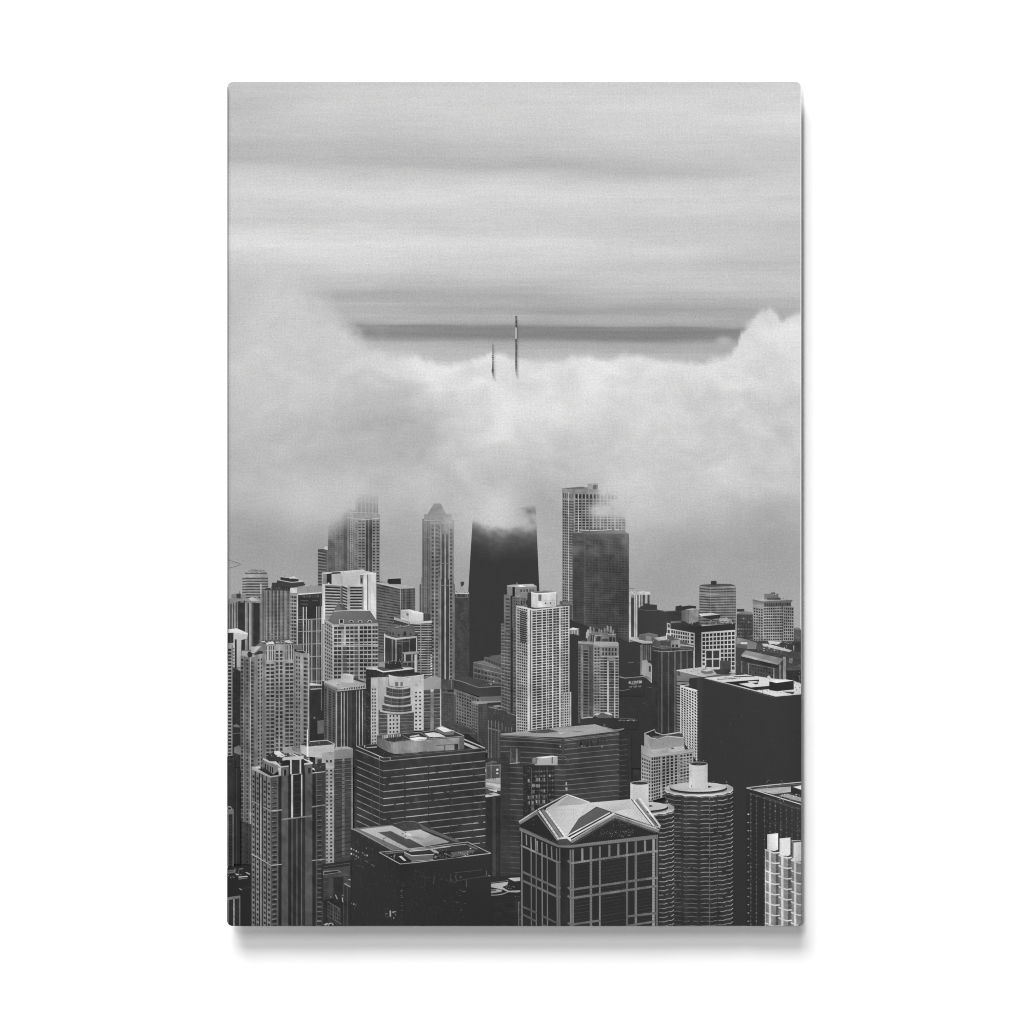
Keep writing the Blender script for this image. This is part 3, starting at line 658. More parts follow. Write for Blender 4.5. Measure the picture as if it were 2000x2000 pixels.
B('printed_white_grid_tower', 'white tower with a fine window grid and a cubic white penthouse', TG)
f = F(58,-115,215,-70,1525,1545,178)
f.wins(cc(64,206,5,.70),44,.64,62,.0,j=10); f.strip(104,186,60,.03,.28); f.rows(15,.18,165,.03,.28,100,186)
f.strips([(58,68,205)])
f = F(200,-66,745,-112,1525,1450,186)
f.wins([(266,312),(322,386),(398,442),(456,474),(482,521),(538,570),(578,612),(640,658),(666,692),(698,733)],46,.74,66,.005,j=8)
f.strips([(204,230,208),(250,258,198),(388,396,214),(522,532,216),(612,624,212),(736,746,206)])
f.sills(46,.15,210,.005,xa=262,xb=740)
f.strips([(232,248,110)])
f = F(672,1015,770,1008,1460,1448,186); f.wins([(686,704),(714,732),(740,750)],13,.62,62,.02,j=8)
sub('penthouse'); CUR.tile = TC
poly([(250,1578),(332,1596),(332,1788),(252,1768)], 190); poly([(332,1592),(578,1575),(576,1768),(332,1790)], 208); poly([(248,1572),(330,1590),(578,1572),(578,1584),(330,1604),(248,1586)], 226); poly([(250,1575),(420,1558),(578,1574),(332,1592)], 128)
rect(342,1605,384,1690,120); speck(400,1550,540,1578,8,2,60,120,.6); lines([[(334,1690),(576,1688)]], 4, 160); ell(437,1722,11,11,100); ell(502,1716,11,11,100); ell(553,1716,6,8,150); poly([(280,1780),(620,1762),(640,1785),(300,1810)], 90)
main(); CUR.tile = TC; poly([(62,1752),(150,1762),(285,1800),(660,1758),(662,1776),(285,1818),(62,1772)], 206); poly([(575,1745),(640,1735),(650,1755),(580,1765)], 130)
CUR.tile = TG

B('printed_notch_roof', 'small pale rooftop peeking out behind the white grid tower', TG)
poly([(745,190),(790,170),(874,188),(874,280),(800,250),(745,262)], 124); poly([(745,190),(790,170),(874,186),(840,198),(750,200)], 196); F(760,205,870,205,255,262).wins(cc(765,868,3,.2),1,1,180)

B('printed_pinnacle_tower', 'stone tower crowned with pinnacles right of the white grid tower', TG)
f = F(862,345,1070,370,1345,1345,104); f.wins([(870,888),(930,986)],23,.66,54,.10,j=6); f.sills(23,.16,130,.1,xa=862,xb=1000); f.strips([(900,922,140),(1005,1060,84)],.05); f.wins([(1005,1030)],23,.5,66,.1)
f = F(1060,375,1388,380,1345,1345,146); f.wins([(1072,1100),(1114,1138)],22,.66,58,.05,j=8); f.wins(cc(1165,1370,5,.55),2,.7,56,.05,.17); f.wins([(1188,1237)],22,.64,54,.18,j=6); f.wins([(1344,1380)],22,.6,62,.18,j=8); f.wins([(1150,1182)],22,.6,64,.18,j=10)
f.strip(1262,1330,62,.24); f.wins([(1268,1292),(1300,1325)],14,.7,74,.25,j=9); f.strips([(1240,1256,192),(1330,1342,186),(1102,1112,130)],.24); f.sills(22,.13,176,.18,seg=5)
rect(1160,540,1385,556,176)
f = F(975,215,1355,255,380,380,128); f.wins(cc(985,1080,3,.5),1,.7,66,.15,.9); f.wins([(1095,1150),(1265,1300),(1310,1345)],1,.8,62,.3,.95); poly([(1170,270),(1255,265),(1255,315),(1170,318)], 150); poly([(1170,318),(1255,312),(1255,380),(1170,380)], 84)
sub('pinnacle', 'carved stone pinnacles of the crown')
for x, y in ((975,220),(990,190),(1020,152),(1062,165),(1095,215),(1205,170),(1243,140),(1284,148),(1316,195),(1240,205),(1135,180),(1165,190)):
    poly([(x-14,y+90),(x-12,y+14),(x,y),(x+12,y+14),(x+14,y+90)], 150+random.randint(-25,20))
speck(990,210,1330,300,16,5,60,120,.4,.4,.5); lines([[(1080,275),(1160,268)],[(1255,262),(1355,255)],[(1075,290),(1075,370)]], 10, 180)
sub('roof'); poly([(862,350),(920,342),(1030,352),(1060,372),(1060,392),(862,378)], 150); poly([(1060,366),(1100,352),(1370,358),(1388,380),(1386,410),(1150,425),(1060,392)], 168); speck(900,350,1040,362,6,1,50,90,.7,.9,.9)

B('printed_domed_podium', 'dark podium roof with two small white domes', TG)
poly([(900,1340),(1050,1330),(1320,1345),(1640,1370),(1640,1500),(900,1440)], 54); line([(905,1350),(1000,1336),(1050,1338)], 14, 170)
lines([[(1360,1345),(1600,1360)],[(1380,1378),(1630,1376)]], 7, 110); speck(1390,1365,1640,1390,16,2,70,220,.6,.8,.6)
poly([(1110,1300),(1190,1285),(1300,1308),(1300,1345),(1110,1345)], 92); speck(1120,1290,1300,1340,10,4,60,190,.5); F(860,1340,890,1340,1420,1420,84)
sub('dome'); poly([(1062,1312),(1090,1285),(1140,1278),(1150,1292),(1110,1312)], 172); sub('dome'); poly([(1190,1280),(1240,1272),(1300,1296),(1300,1308),(1240,1300)], 200)


B('printed_setback_block', 'dark block with a pale setback roof left of the checkered block', TG)
F(1665,395,1830,395,790,800,72).strips([(1670,1700,130),(1716,1728,100),(1740,1752,130),(1770,1776,120),(1795,1806,130)])
poly([(1690,600),(1755,590),(1815,650),(1815,890),(1690,775)], 158); poly([(1755,590),(1815,600),(1815,640),(1770,625)], 60); rect(1780,670,1806,745,70); line([(1812,660),(1812,890)], 9, 200); poly([(1720,820),(1740,790),(1810,850)], 130)
sub('roof'); poly([(1525,290),(1660,300),(1830,340),(1990,340),(1990,372),(1700,380),(1525,325)], 172); poly([(1650,262),(1780,238),(1900,265),(1900,345),(1740,345),(1650,325)], 108); poly([(1740,275),(1810,285),(1810,350),(1740,345)], 150); poly([(1650,262),(1780,238),(1900,265),(1760,272)], 128)

B('printed_sign_block', 'black block carrying a lettered rooftop sign', TG)
poly([(1390,815),(1470,836),(1720,815),(1720,1060),(1390,1060)], 53); line([(1388,808),(1470,828),(1720,806)], 10, 148); line([(1390,984),(1440,990),(1530,972)], 8, 116)
sub('sign', 'pale rooftop lettering on the black block'); text(1518,868,'ALLERTON',168,34,-.05,186); text(1556,906,'HOTEL',76,16,-.05,140); text(1522,934,'TIP TOP TAP',158,20,-.05,150)

B('printed_pier_tower', 'dark tower with thin pale piers left of the checkered block', TD)
f = F(-42,1240,505,1250,2340,2340,56); f.strips([(36,42,72),(74,92,108),(162,178,92),(246,262,112),(326,338,118),(406,418,110)]); F(494,1225,512,1225,2340,2340,176); f.wins(cc(-30,490,13,.5),30,.3,64,.05,j=4,skip=.6)
f = F(-42,1215,500,1225,1290,1270,70); f.wins(cc(-20,490,9,.6),1,.6,50,.3,.9); lines([[(-42,1215),(90,1240),(300,1225),(495,1215)],[(-20,1268),(100,1285),(480,1262)]], 9, 150)
sub('roof'); poly([(-40,1120),(150,1060),(330,1130),(500,1215),(300,1230),(90,1242),(-40,1210)], 92); speck(-30,1090,330,1220,16,8,46,200,.55); poly([(-20,1105),(140,1080),(150,1130),(40,1140)], 172); rect(140,1040,152,1115,205)
poly([(200,1140),(310,1130),(330,1200),(320,1230),(205,1230)], 150); rect(215,1190,245,1225,54); rect(262,1190,296,1225,54); poly([(60,1145),(195,1150),(195,1215),(80,1200)], 70); line([(330,1195),(490,1215)],12,190); line([(330,1240),(470,1250)],10,110)

B('printed_pale_step_block', 'pale flat-roofed block with banded side, left of the black monolith', TH)
f = F(275,70,328,80,850,860,140); f.rows(17,.5,58,.17,seg=1,j=5); rect(275,195,440,215,60); rect(275,215,440,235,140)
poly([(275,62),(640,142),(640,190),(440,205),(275,198)], 122); rect(284,72,322,130,84); line([(275,60),(640,146)], 9, 190)
sub('roof'); poly([(275,56),(590,20),(1000,90),(700,135),(640,146)], 176); speck(400,40,960,110,20,5,80,200,.45); poly([(594,62),(620,44),(690,40),(748,60),(740,100),(640,110),(594,90)], 128); poly([(594,62),(690,40),(748,60),(660,76)], 190); poly([(748,50),(960,40),(960,110),(800,112)], 62); line([(652,0),(652,45)],8,110)

B('printed_punched_tower', 'narrow white tower with punched square windows left of the black monolith', TH)
f = F(325,255,548,318,930,1260,202); f.wins(cc(330,536,6,.62),23,.64,50,.03,j=5); F(536,300,552,305,1250,1260).wins([(536,551)],25,.4,54,.02)
poly([(325,258),(548,318),(548,330),(325,270)], 216); line([(325,258),(325,925)], 6, 216)
poly([(440,165),(640,146),(640,330),(548,320),(432,275)], 50); line([(330,262),(440,248)],9,206)

B('printed_black_monolith', 'huge black slab tower with a bright white roof at the right edge', TH)
poly([(545,165),(640,150),(1565,398),(1900,370),(1900,3400),(545,3400)], 53)
speck(700,560,1850,1480,10,12,54,70,.25,.1,.25); speck(840,560,1300,1100,5,3,70,96,.3,.05,.12)
sub('roof'); poly([(640,158),(1180,115),(1500,165),(1780,190),(1900,240),(1900,366),(1565,396)], 206)
poly([(890,215),(1345,180),(1350,205),(1085,236),(1240,282),(1480,262),(1480,305),(1310,322)], 46); poly([(1000,140),(1280,128),(1300,140),(1050,152)], 60); poly([(790,160),(990,150),(1080,172),(820,185)], 190); speck(820,140,1130,180,10,3,70,226,.5); line([(800,182),(1050,164)],6,96); poly([(1210,210),(1330,205),(1340,235),(1310,245)], 70); poly([(1200,206),(1310,200),(1345,215),(1240,226)], 216)
lines([[(640,160),(1000,250),(1565,398),(1900,368)]], 9, 190); lines([[(680,182),(1540,412)]], 5, 96); speck(1330,310,1890,380,20,4,110,226,.4); poly([(1650,335),(1810,340),(1790,372),(1700,352)], 70)
line([(1396,300),(1396,350)],6,80); poly([(1450,140),(1480,125),(1505,165),(1480,190)], 196); speck(1790,200,1890,330,5,4,60,225,.5)
sub('plant_room'); poly([(1480,205),(1570,222),(1798,195),(1800,310),(1580,332),(1480,318)], 42); poly([(1480,200),(1690,178),(1798,195),(1570,224)], 226)

# =================================================================== nearer rows
B('printed_round_balcony_tower', 'white apartment tower with a drum top and stacked curved balconies', TF)
F(30,820,262,812,1720,1600,166); f = F(30,830,118,835,1700,1690,186); f.wins([(44,56),(66,78),(86,98)],17,.6,70,.14,j=10)
f = F(712,850,945,830,1510,1510,82); f.rows(11,.16,140,.26,seg=4,j=14); f.strips([(806,846,130)],.2); f.strips([(930,945,180)]); f.wins([(720,800),(850,925)],11,.3,62,.22,j=8)
poly([(712,840),(800,815),(870,806),(945,830),(945,965),(712,985)], 160); poly([(806,975),(846,970),(846,1000),(806,1005)], 180)
f = F(528,800,716,795,1512,1508,184); f.wins([(606,630),(658,682)],10,.42,54,.27,j=9); rect(605,915,640,922,110)
f = F(130,1240,590,1270,1580,1530,78); f.rows(6,.16,150,.1,xa=140,xb=246,j=6); f.rows(6,.16,128,.1,xa=408,xb=582,j=6); speck(420,1300,575,1500,5,8,56,110,.5); 
f = F(246,1290,408,1290,1560,1545,186); f.wins([(272,294),(316,336),(362,386)],5,.5,56,.02,j=12)
sub('balcony', 'curved glazed balcony tiers widening downwards')
for xl, xr, y0, y1 in ((232,544,955,1070),(205,548,1075,1180),(178,562,1185,1285),(150,578,1275,1300)):
    n = 12; top = []; bot = []
    for i in range(n+1):
        t = i/n; x = xl+(xr-xl)*t; c = 26*(1-(2*t-1.1)**2)
        top.append((x, y0-18+c)); bot.append((x, y1-20+c))
    layer()
    for i in range(n): emit([top[i],top[i+1],bot[i+1],bot[i]], 66+(8 if i % 3 else 0)-10*(i > 9))
    mid = [(p[0], (p[1]+q[1])/2+8) for p, q in zip(top, bot)]
    if y1-y0 > 50: line(mid, 9, 128)
    line(top, 22, 178); line([(p[0], p[1]+14) for p in top], 6, 110)
    layer()
    if y1-y0 > 50:
        for k in (3, 6, 8): emit([(top[k][0],top[k][1]+16),(top[k][0]+8,top[k][1]+16),(bot[k][0]+8,bot[k][1]-10),(bot[k][0],bot[k][1]-10)], 120)
sub('drum', 'pale cylindrical top storey')
poly([(262,790),(330,815),(430,826),(528,820),(528,935),(420,945),(330,940),(270,925)], 190); poly([(528,800),(716,780),(720,860),(528,875)], 186); lines([[(262,788),(350,812),(450,818),(600,800),(720,782)]], 14, 208)
poly([(268,786),(350,768),(500,756),(640,758),(712,780),(600,796),(450,812),(350,806)], 50); speck(330,770,660,800,14,3,60,130,.5); rect(345,880,386,935,120); rect(414,880,446,935,124)

B('printed_ledger_office', 'long dark office block with bright white floor lines', TJ)
poly([(690,520),(1185,735),(1185,2700),(680,2600)], 54); poly([(1185,735),(3022,560),(3022,2500),(1185,2700)], 58)
layer()
for k in range(13):
    yc = 970+124.6*k; yr = 787+122.2*k; yl = 762+121.4*k
    def rr(x): return yc+(yr-yc)*(x-1185)/(3022-1185)
    def ll(x): return yl+(yc-yl)*(x-690)/(1185-690)
    for xa, xb in ((1185,1560),(1585,1990),(2005,2390),(2405,2790),(2800,3022)):
        g = 158+random.randint(-14,22)
        _line([(xa, rr(xa)), (xb, rr(xb))], 15, g)
    for xa, xb, g in ((680,705,84),(716,800,150),(806,990,140),(1000,1110,138),(1115,1185,120)): _line([(xa, ll(xa)), (xb, ll(xb))], 14, g)
line([(690,590),(1185,797),(3022,622)], 16, 150); lines([[(982,900),(982,1900)],[(1118,720),(1118,2000)]], 8, 84)
rect(1105,720,1125,790,140); rect(1300,725,1318,790,140); line([(2400,870),(2400,2400)],4,70); speck(700,700,960,740,12,2,60,140,.4)
speck(1200,830,3000,2400,14,16,56,70,.25,.6,.5); speck(2350,1430,2600,1520,7,3,60,110,.4)
sub('roof'); poly([(700,520),(1070,484),(2700,300),(3022,558),(1185,735)], 50); lines([[(700,522),(1185,735),(1300,726)]], 14, 192); line([(1185,735),(3022,560)], 10, 110)
line([(880,552),(1070,538)], 16, 196); line([(700,524),(860,508),(1070,488)], 8, 120); rect(840,515,860,548,196); speck(1120,600,1280,680,6,3,60,100,.4); line([(1300,700),(3000,545)],6,90)
CUR.tile = TF
lines([[(1240,1622),(1515,1738)]], 14, 196); poly([(1240,1662),(1290,1680),(1445,1740),(1370,1750),(1240,1692)], 200)
sub('plant_room', 'round-cornered pale rooftop plant room'); CUR.tile = TF
poly([(105,1590),(240,1640),(330,1662),(420,1655),(1180,1600),(1244,1585),(1244,1745),(420,1812),(330,1812),(250,1785),(150,1735),(108,1700)], 136)
layer()
for k in range(14):
    xa = 105+k*24; xb = xa+24; ta = np.interp([xa,xb],[105,240,330,441],[1590,1640,1662,1652]); ba = np.interp([xa,xb],[105,150,250,330,441],[1696,1735,1785,1812,1810])
    emit([(xa,ta[0]),(xb,ta[1]),(xb,ba[1]),(xa,ba[0])], float(np.interp(k,[0,4,7,9,11,13],[110,122,140,164,160,148])))
poly([(440,1652),(1180,1600),(1180,1752),(440,1810)], 146); poly([(1180,1600),(1244,1585),(1244,1745),(1180,1752)], 104)
poly([(880,1705),(1165,1682),(1165,1755),(1000,1768),(880,1720)], 156); line([(880,1706),(1165,1682)], 8, 84); rect(984,1700,998,1785,70); rect(1116,1685,1168,1762,52); lines([[(x,1640-(x-500)*.055),(x,1800-(x-500)*.07)] for x in (540,640,735,800,880)], 3, 122)
lines([[(650,1790),(760,1780)],[(700,1800),(1240,1752)],[(430,1822),(640,1800)]], 6, 96)
poly([(112,1572),(440,1548),(680,1530),(870,1498),(944,1450),(1060,1470),(1240,1580),(760,1622),(330,1662),(236,1622)], 58)
poly([(112,1572),(236,1600),(236,1640),(105,1592)], 84)
layer()
for i in range(9): emit([(176+i*28,1572-i*2.2),(194+i*28,1571-i*2.2),(194+i*28,1612-i*3.5),(176+i*28,1618-i*3.5)], 150+(i%3)*22)
speck(260,1600,500,1655,14,4,46,150,.6,.8,.6)
poly([(726,1548),(850,1533),(925,1550),(1000,1588),(850,1596),(790,1590)], 212); poly([(525,1612),(660,1590),(765,1604),(735,1634),(590,1646)], 226); poly([(535,1582),(655,1560),(665,1578),(540,1600)], 186); lines([[(440,1570),(590,1648)],[(668,1535),(800,1608)],[(110,1572),(440,1550),(680,1530),(860,1505)]], 8, 140); lines([[(330,1662),(450,1648),(760,1620),(1180,1588),(1244,1578)]], 8, 150)
poly([(866,1500),(890,1478),(985,1530),(980,1562),(866,1515)], 112); poly([(985,1530),(1112,1510),(1112,1562),(985,1566)], 120); poly([(890,1478),(950,1462),(1112,1510),(985,1532)], 220); speck(990,1520,1110,1560,6,2,80,160,.6); lines([[(862,1500),(890,1474),(952,1458)],[(944,1448),(1240,1576)]], 8, 176)

B('printed_balcony_slab', 'grey slab with a windowed concrete spine and banded balconies, behind the detailed stone tower', TJ)
f = F(300,740,640,715,2640,2560,70); f.rows(25,.22,112,.01,seg=5,j=9); f.strips([(446,488,112)],0,.95); f.rows(25,.2,62,.0); f.strips([(614,632,150)]); f.wins([(320,440),(495,600)],25,.25,54,.02,j=5)
poly([(300,600),(460,570),(640,570),(640,735),(300,762)], 156); poly([(330,540),(540,530),(640,570),(460,582),(300,600)], 180); speck(345,535,540,575,8,2,80,150,.5); rect(455,745,486,790,150)
f = F(78,600,300,590,2640,2620,162); f.wins([(160,188),(230,268)],27,.48,56,.1,j=9); rect(160,688,200,694,120); rect(235,680,262,686,120)
f = F(-40,650,82,640,2640,2640,74); f.rows(22,.35,120,.15,j=12); poly([(-40,640),(65,625),(100,980),(60,1000),(-40,1000)], 150); rect(0,760,80,900,60); poly([(-10,925),(120,970),(100,995),(-20,1000)], 210)
sub('penthouse'); CUR.tile = TE
poly([(975,1695),(1062,1725),(1425,1690),(1420,1790),(1258,1800),(1258,1865),(1090,1850),(985,1800)], 190); poly([(1258,1795),(1420,1785),(1420,2000),(1258,2000)], 180); poly([(975,1695),(1100,1640),(1330,1632),(1435,1690),(1110,1722)], 66); lines([[(1100,1654),(1320,1634),(1432,1690)],[(978,1698),(1100,1724),(1432,1692)]], 9, 200); speck(1020,1650,1240,1710,9,4,60,215,.5)
rect(1312,1895,1338,1925,54); rect(1362,1892,1388,1925,54); poly([(750,1730),(880,1710),(985,1760),(985,1830),(900,1800),(830,1850),(752,1790)], 172); poly([(870,1720),(975,1740),(985,1810),(870,1760)], 150)
sub('flagpole', 'tall white pole on the roof'); poly([(1064,1490),(1078,1490),(1084,1850),(1060,1850)], 224)
# =================================================================== foreground
B('printed_street_gap', 'bright street corner glimpsed between two dark office blocks', TM)
rect(1175,650,1460,1360,62); poly([(1180,1020),(1450,1000),(1450,1240),(1180,1190)], 176); poly([(1195,1090),(1450,1120),(1450,1180),(1195,1120)], 204); line([(1190,1065),(1450,1110)],6,140); line([(1190,1175),(1450,1250)],12,60); poly([(1230,1195),(1390,1225),(1380,1260),(1240,1220)], 215); poly([(1180,1200),(1330,1270),(1210,1300),(1180,1280)], 84); poly([(1178,1310),(1330,1265),(1452,1310),(1178,1355)], 210); poly([(1210,1300),(1340,1290),(1260,1315)], 70)
f = F(1185,735,1450,760,1010,1000,84); f.strips([(1185,1195,170),(1270,1298,120),(1436,1450,150)]); speck(1200,800,1430,980,7,6,50,120,.5); ell(1392,855,24,20,215); ell(1392,920,22,14,220); lines([[(1185,740),(1380,720)],[(1190,790),(1450,770)]], 12, 150); poly([(1300,690),(1385,715),(1340,735),(1200,735)], 110); speck(1190,1000,1380,1030,8,1,44,80,.6,.6,.9)
lines([[(1180,850),(1190,900)]],10,220)

B('printed_slot_tower', 'dark sliver of a tower between the lined office block and its neighbour', TM)
F(1178,1350,1455,1340,4000,4000,50).strips([(1190,1196,62),(1240,1246,60),(1305,1365,68),(1395,1400,62)])

B('printed_corner_office', 'dark office block with thin pale floor lines and a flat pale roof', TG)
poly([(-150,1555),(668,1590),(668,4000),(-150,4000)], 60); poly([(668,1590),(1392,1520),(1392,4000),(668,4000)], 62); poly([(1392,1530),(1555,1520),(1555,4000),(1392,4000)], 52)
layer()
for k in range(27):
    y = 1690+66.5*k; yl = y-52+k*2.2; yr = y-70
    g = 128 if k < 14 else 104
    if k < 3:
        _line([(-150,yl+4),(300,yl+20),(668,y)], 9, 116)
    else: _line([(-150,yl),(-20,yl+6)], 6, 74); _line([(-20,yl+6),(330,yl+24),(668,y)], 8, g-8)
    _line([(668,y),(1230,yr+14),(1392,yr)], 9, g-10+random.randint(-12,12))
    _line([(1392,yr+16),(1500,yr+4)], 8, 84)
lines([[(-150,1570),(0,1578),(660,1628),(1392,1548)],[(-150,1590),(0,1600),(660,1648),(1392,1562)]], 10, 124)
F(820,1660,1240,1610,1740,1690).wins(cc(830,1230,9,.7),1,.9,50); speck(860,1700,1180,1730,10,1,100,160,.6,.5,.6); ell(628,1716,10,10,170); rect(650,1590,680,1900,70)
poly([(1235,1470),(1340,1500),(1450,1480),(1450,1500),(1340,1530)], 130); line([(1200,1462),(1330,1500),(1460,1486)],10,140); rect(1188,1425,1215,1465,96)
F(-30,1740,110,1745,1940,1950,70).strips([(52,72,150),(-20,-12,110)]); speck(-30,1750,50,1940,4,7,50,150,.5); line([(-30,1940),(100,1925)],12,170)
sub('roof'); poly([(-150,1550),(0,1538),(200,1512),(600,1470),(1080,1428),(1210,1470),(1345,1520),(680,1600),(300,1588),(0,1572),(-150,1562)], 164); poly([(200,1520),(480,1490),(600,1522),(420,1545),(260,1540)], 84); speck(250,1490,590,1540,16,4,60,150,.5); line([(780,1515),(930,1528)],6,90); poly([(590,1540),(690,1535),(640,1550)], 210); speck(620,1480,1200,1530,8,3,140,190,.2,.3,.3)

B('printed_lit_window_block', 'dark block with scattered pale window frames behind the gabled tower', TM)
F(1855,780,2420,760,2300,2300,47); speck(1870,800,2000,2200,6,40,52,120,.35,.6,.4)
f = F(2000,820,2420,800,2300,2300); f.rows(17,.08,116,.02,seg=5,j=18); f.wins(cc(2010,2410,8,.5),17,.5,70,.02,j=22); f.strips([(2000,2008,110),(2150,2156,96),(2290,2296,96)])
CUR.tile = TG; poly([(262,1878),(338,1850),(592,1842),(592,1960),(300,1960)], 168); poly([(330,1858),(520,1836),(592,1846),(400,1872)], 218); rect(516,1850,530,1940,80); poly([(262,1878),(338,1862),(320,1950),(262,1940)], 120); lines([[(600,1850),(690,1850),(740,1900)]], 8, 110); speck(700,1870,740,1960,2,5,70,150,.5)
CUR.tile = TN
for r in range(6):
    for x in (200,250,300,385,485,540,615,670):
        if random.random() < .62 and not (x > 500 and r > 2):
            y = -60+r*70+random.randint(-4,4)-(x-200)*.06; w = 46 if x in (300,385) else 30; layer()
            for k in range(random.randint(2,3)): emit([(x+k*w*.42,y),(x+k*w*.42+w*.25,y),(x+k*w*.42+w*.25,y+38),(x+k*w*.42,y+38)], random.randint(110,190))
            emit([(x,y+42),(x+w,y+40),(x+w,y+47),(x,y+49)], 96)
speck(140,-120,200,340,3,36,54,110,.5,.7,.4)

B('printed_pyramid_top_block', 'pale stone block with a hollow square parapet, behind the round towers', TH)
f = F(-185,1130,-60,1185,1760,1760,160); f.wins(cc(-180,-65,4,.6),12,.6,64,.08,j=9)
f = F(-64,1195,492,1135,1760,1600,160); f.wins(cc(-56,66,4,.68),13,.7,48,.0,j=6); f.wins(cc(82,290,4,.68),13,.74,48,.0,j=6); f.wins(cc(318,480,4,.7),11,.68,48,.0,j=8); f.strips([(70,84,172),(290,318,150),(130,138,176),(188,196,176),(240,250,172)]); f.sills(13,.15,178)
poly([(-185,1030),(-60,1090),(0,1070),(372,1040),(380,1090),(490,1075),(490,1125),(0,1190),(-64,1195),(-185,1145)], 172); poly([(-66,1090),(372,1045),(380,1100),(-66,1160)], 186); line([(-185,1140),(-62,1196),(490,1132)], 8, 130)
poly([(-145,880),(-60,930),(-60,1090),(-145,1050)], 172); poly([(-62,945),(60,930),(150,912),(372,940),(376,1045),(-62,1092)], 160); ell(222,1073,22,8,70); poly([(372,1000),(410,1090),(380,1095)], 60); speck(60,990,200,1030,4,1,110,140,.5,.3,.6); poly([(380,1090),(430,1080),(480,1070),(490,1080),(400,1100)], 130)
sub('roof'); poly([(-60,925),(90,900),(330,870),(372,940),(150,914),(60,935),(-40,945)], 78); poly([(-40,920),(150,908),(60,960),(-40,948)], 110); lines([[(-100,905),(-62,940),(30,955),(150,915),(372,938)],[(-145,882),(-10,830),(0,868),(95,898),(200,885),(310,866),(330,880)]], 13, 190)

def corncob(ox, oy, rows, g0):
    cx = 560+ox; t = 430+oy
    poly([(cx-432,t-30),(cx+446,t-30),(cx+440,t+2200),(cx-432,t+2200)], 54)
    def ring(y, ry, lob=8, d=9):
        pts = []
        n = 56
        for i in range(n+1):
            a = math.pi*(1-i/n); k = i/n*lob
            pts.append((cx+4+446*math.cos(a), y+ry*math.sin(a)-d*abs(math.sin(math.pi*k))+d))
        return pts
    for k in range(rows):
        y = t+10+58*k+(k*k*.0)
        pts = ring(y, 66-.3*k)
        layer()
        for i in range(len(pts)-1):
            u = i/len(pts); gg = 96+62*u+random.randint(-6,6)-(k > 16)*(k-16)*4*(1-u)
            if 18 <= i <= 19 or 27 <= i <= 28: gg -= 50
            _line([pts[i], pts[i+1]], 10.5, max(62, gg+16))
    layer()
    for x, g in ((400,70),(552,66),(703,112),(806,60),(930,66)):
        emit([(ox+x-5,t+40),(ox+x+5,t+40),(ox+x+5,t+2200),(ox+x-5,t+2200)], g)
    speck(cx-420, t+80, cx+420, t+1700, 14, 28, 50, 66, .3, .8, .5)
    sub('roof', 'flat round roof with a scalloped balcony ring')
    pts = ring(t-35, 80, 8, 12); layer()
    emit([(cx-436,t-40)]+[(p[0],p[1]) for p in pts]+[(cx+448,t-50),(cx+380,t-85),(cx-380,t-85)], 178)
    poly([(cx-440,t-26)]+[(p[0],p[1]+20) for p in pts]+[(p[0],p[1]) for p in pts[::-1]], 206)
    ell(cx, t-35, 372, 66, 44); ell(cx, t-24, 372, 66, 92); ell(cx, t-36, 372, 66, 46); ell(cx-4, t-52, 366, 62, 196)
    speck(cx-360, t+8, cx+360, t+20, 40, 1, 60, 130, .5, .5, .8); speck(cx-380, t-128, cx+390, t-108, 18, 1, 120, 190, .5, .5, .8)
    poly([(cx+124,t-70),(cx+160,t-62),(cx+180,t-52),(cx+124,t-40)], 62); rect(cx+372,t-90,cx+378,t+30,180); rect(cx-376,t-90,cx-370,t-40,120)
    sub('smokestack', 'white cylindrical rooftop stack')
    poly([(cx-120,t-358),(cx+118,t-358),(cx+116,t-44),(cx+60,t-32),(cx-50,t-32),(cx-122,t-44)], 198); poly([(cx-120,t-358),(cx-86,t-350),(cx-86,t-34),(cx-122,t-44)], 206); poly([(cx+84,t-352),(cx+118,t-358),(cx+116,t-44),(cx+84,t-36)], 188)
    ell(cx, t-356, 118, 26, 150); ell(cx+2, t-352, 106, 19, 50); speck(cx-90,t-362,cx+90,t-340,10,2,60,150,.5)
    speck(cx-120,t-400,cx+110,t-375,8,2,90,190,.5,.5,.7); rect(cx-94,t-80,cx-86,t-46,70)
B('printed_corncob_tower', 'right round scalloped balcony tower with a white stack on its roof', TO)
corncob(0, 0, 31, 0)
B('printed_corncob_tower', 'left round scalloped balcony tower, mostly hidden by the gabled tower', TO)
corncob(-766, 250, 28, 0)

B('printed_beaded_block', 'dark office block with beaded vertical lines at the lower right edge', TO)
poly([(1180,388),(1330,430),(1900,610),(1900,2300),(1180,2300)], 50); poly([(1212,455),(1360,500),(1900,665),(1900,690),(1360,515)], 66)
line([(1212,455),(1360,500)], 8, 92); line([(1420,505),(1890,665)], 7, 84)
layer()
for x in (1240,1312,1416,1490,1558,1630,1702,1775,1850): emit([(x-5,500+(x-1240)*.27),(x+5,500+(x-1240)*.27),(x+5,2200),(x-5,2200)], 66)
layer()
for x in (1240,1312,1416,1490,1558,1630,1702,1775,1850):
    for k in range(30): 
        y = 485+(x-1240)*.28+k*58+random.randint(-12,12)
        r = random.uniform(6,10); emit([(x-r,y-r),(x+r,y-r),(x+r,y+r),(x-r,y+r)], random.randint(78,124))
layer()
for k in range(14): emit([(1198,725+k*107),(1218,725+k*107),(1218,739+k*107),(1198,739+k*107)], 150 if k else 210)
speck(1420,800,1890,960,20,8,60,120,.22,.5,.4); speck(1240,1200,1370,1800,5,12,54,96,.3,.3,.3); line([(1500,820),(1890,960)],6,70)
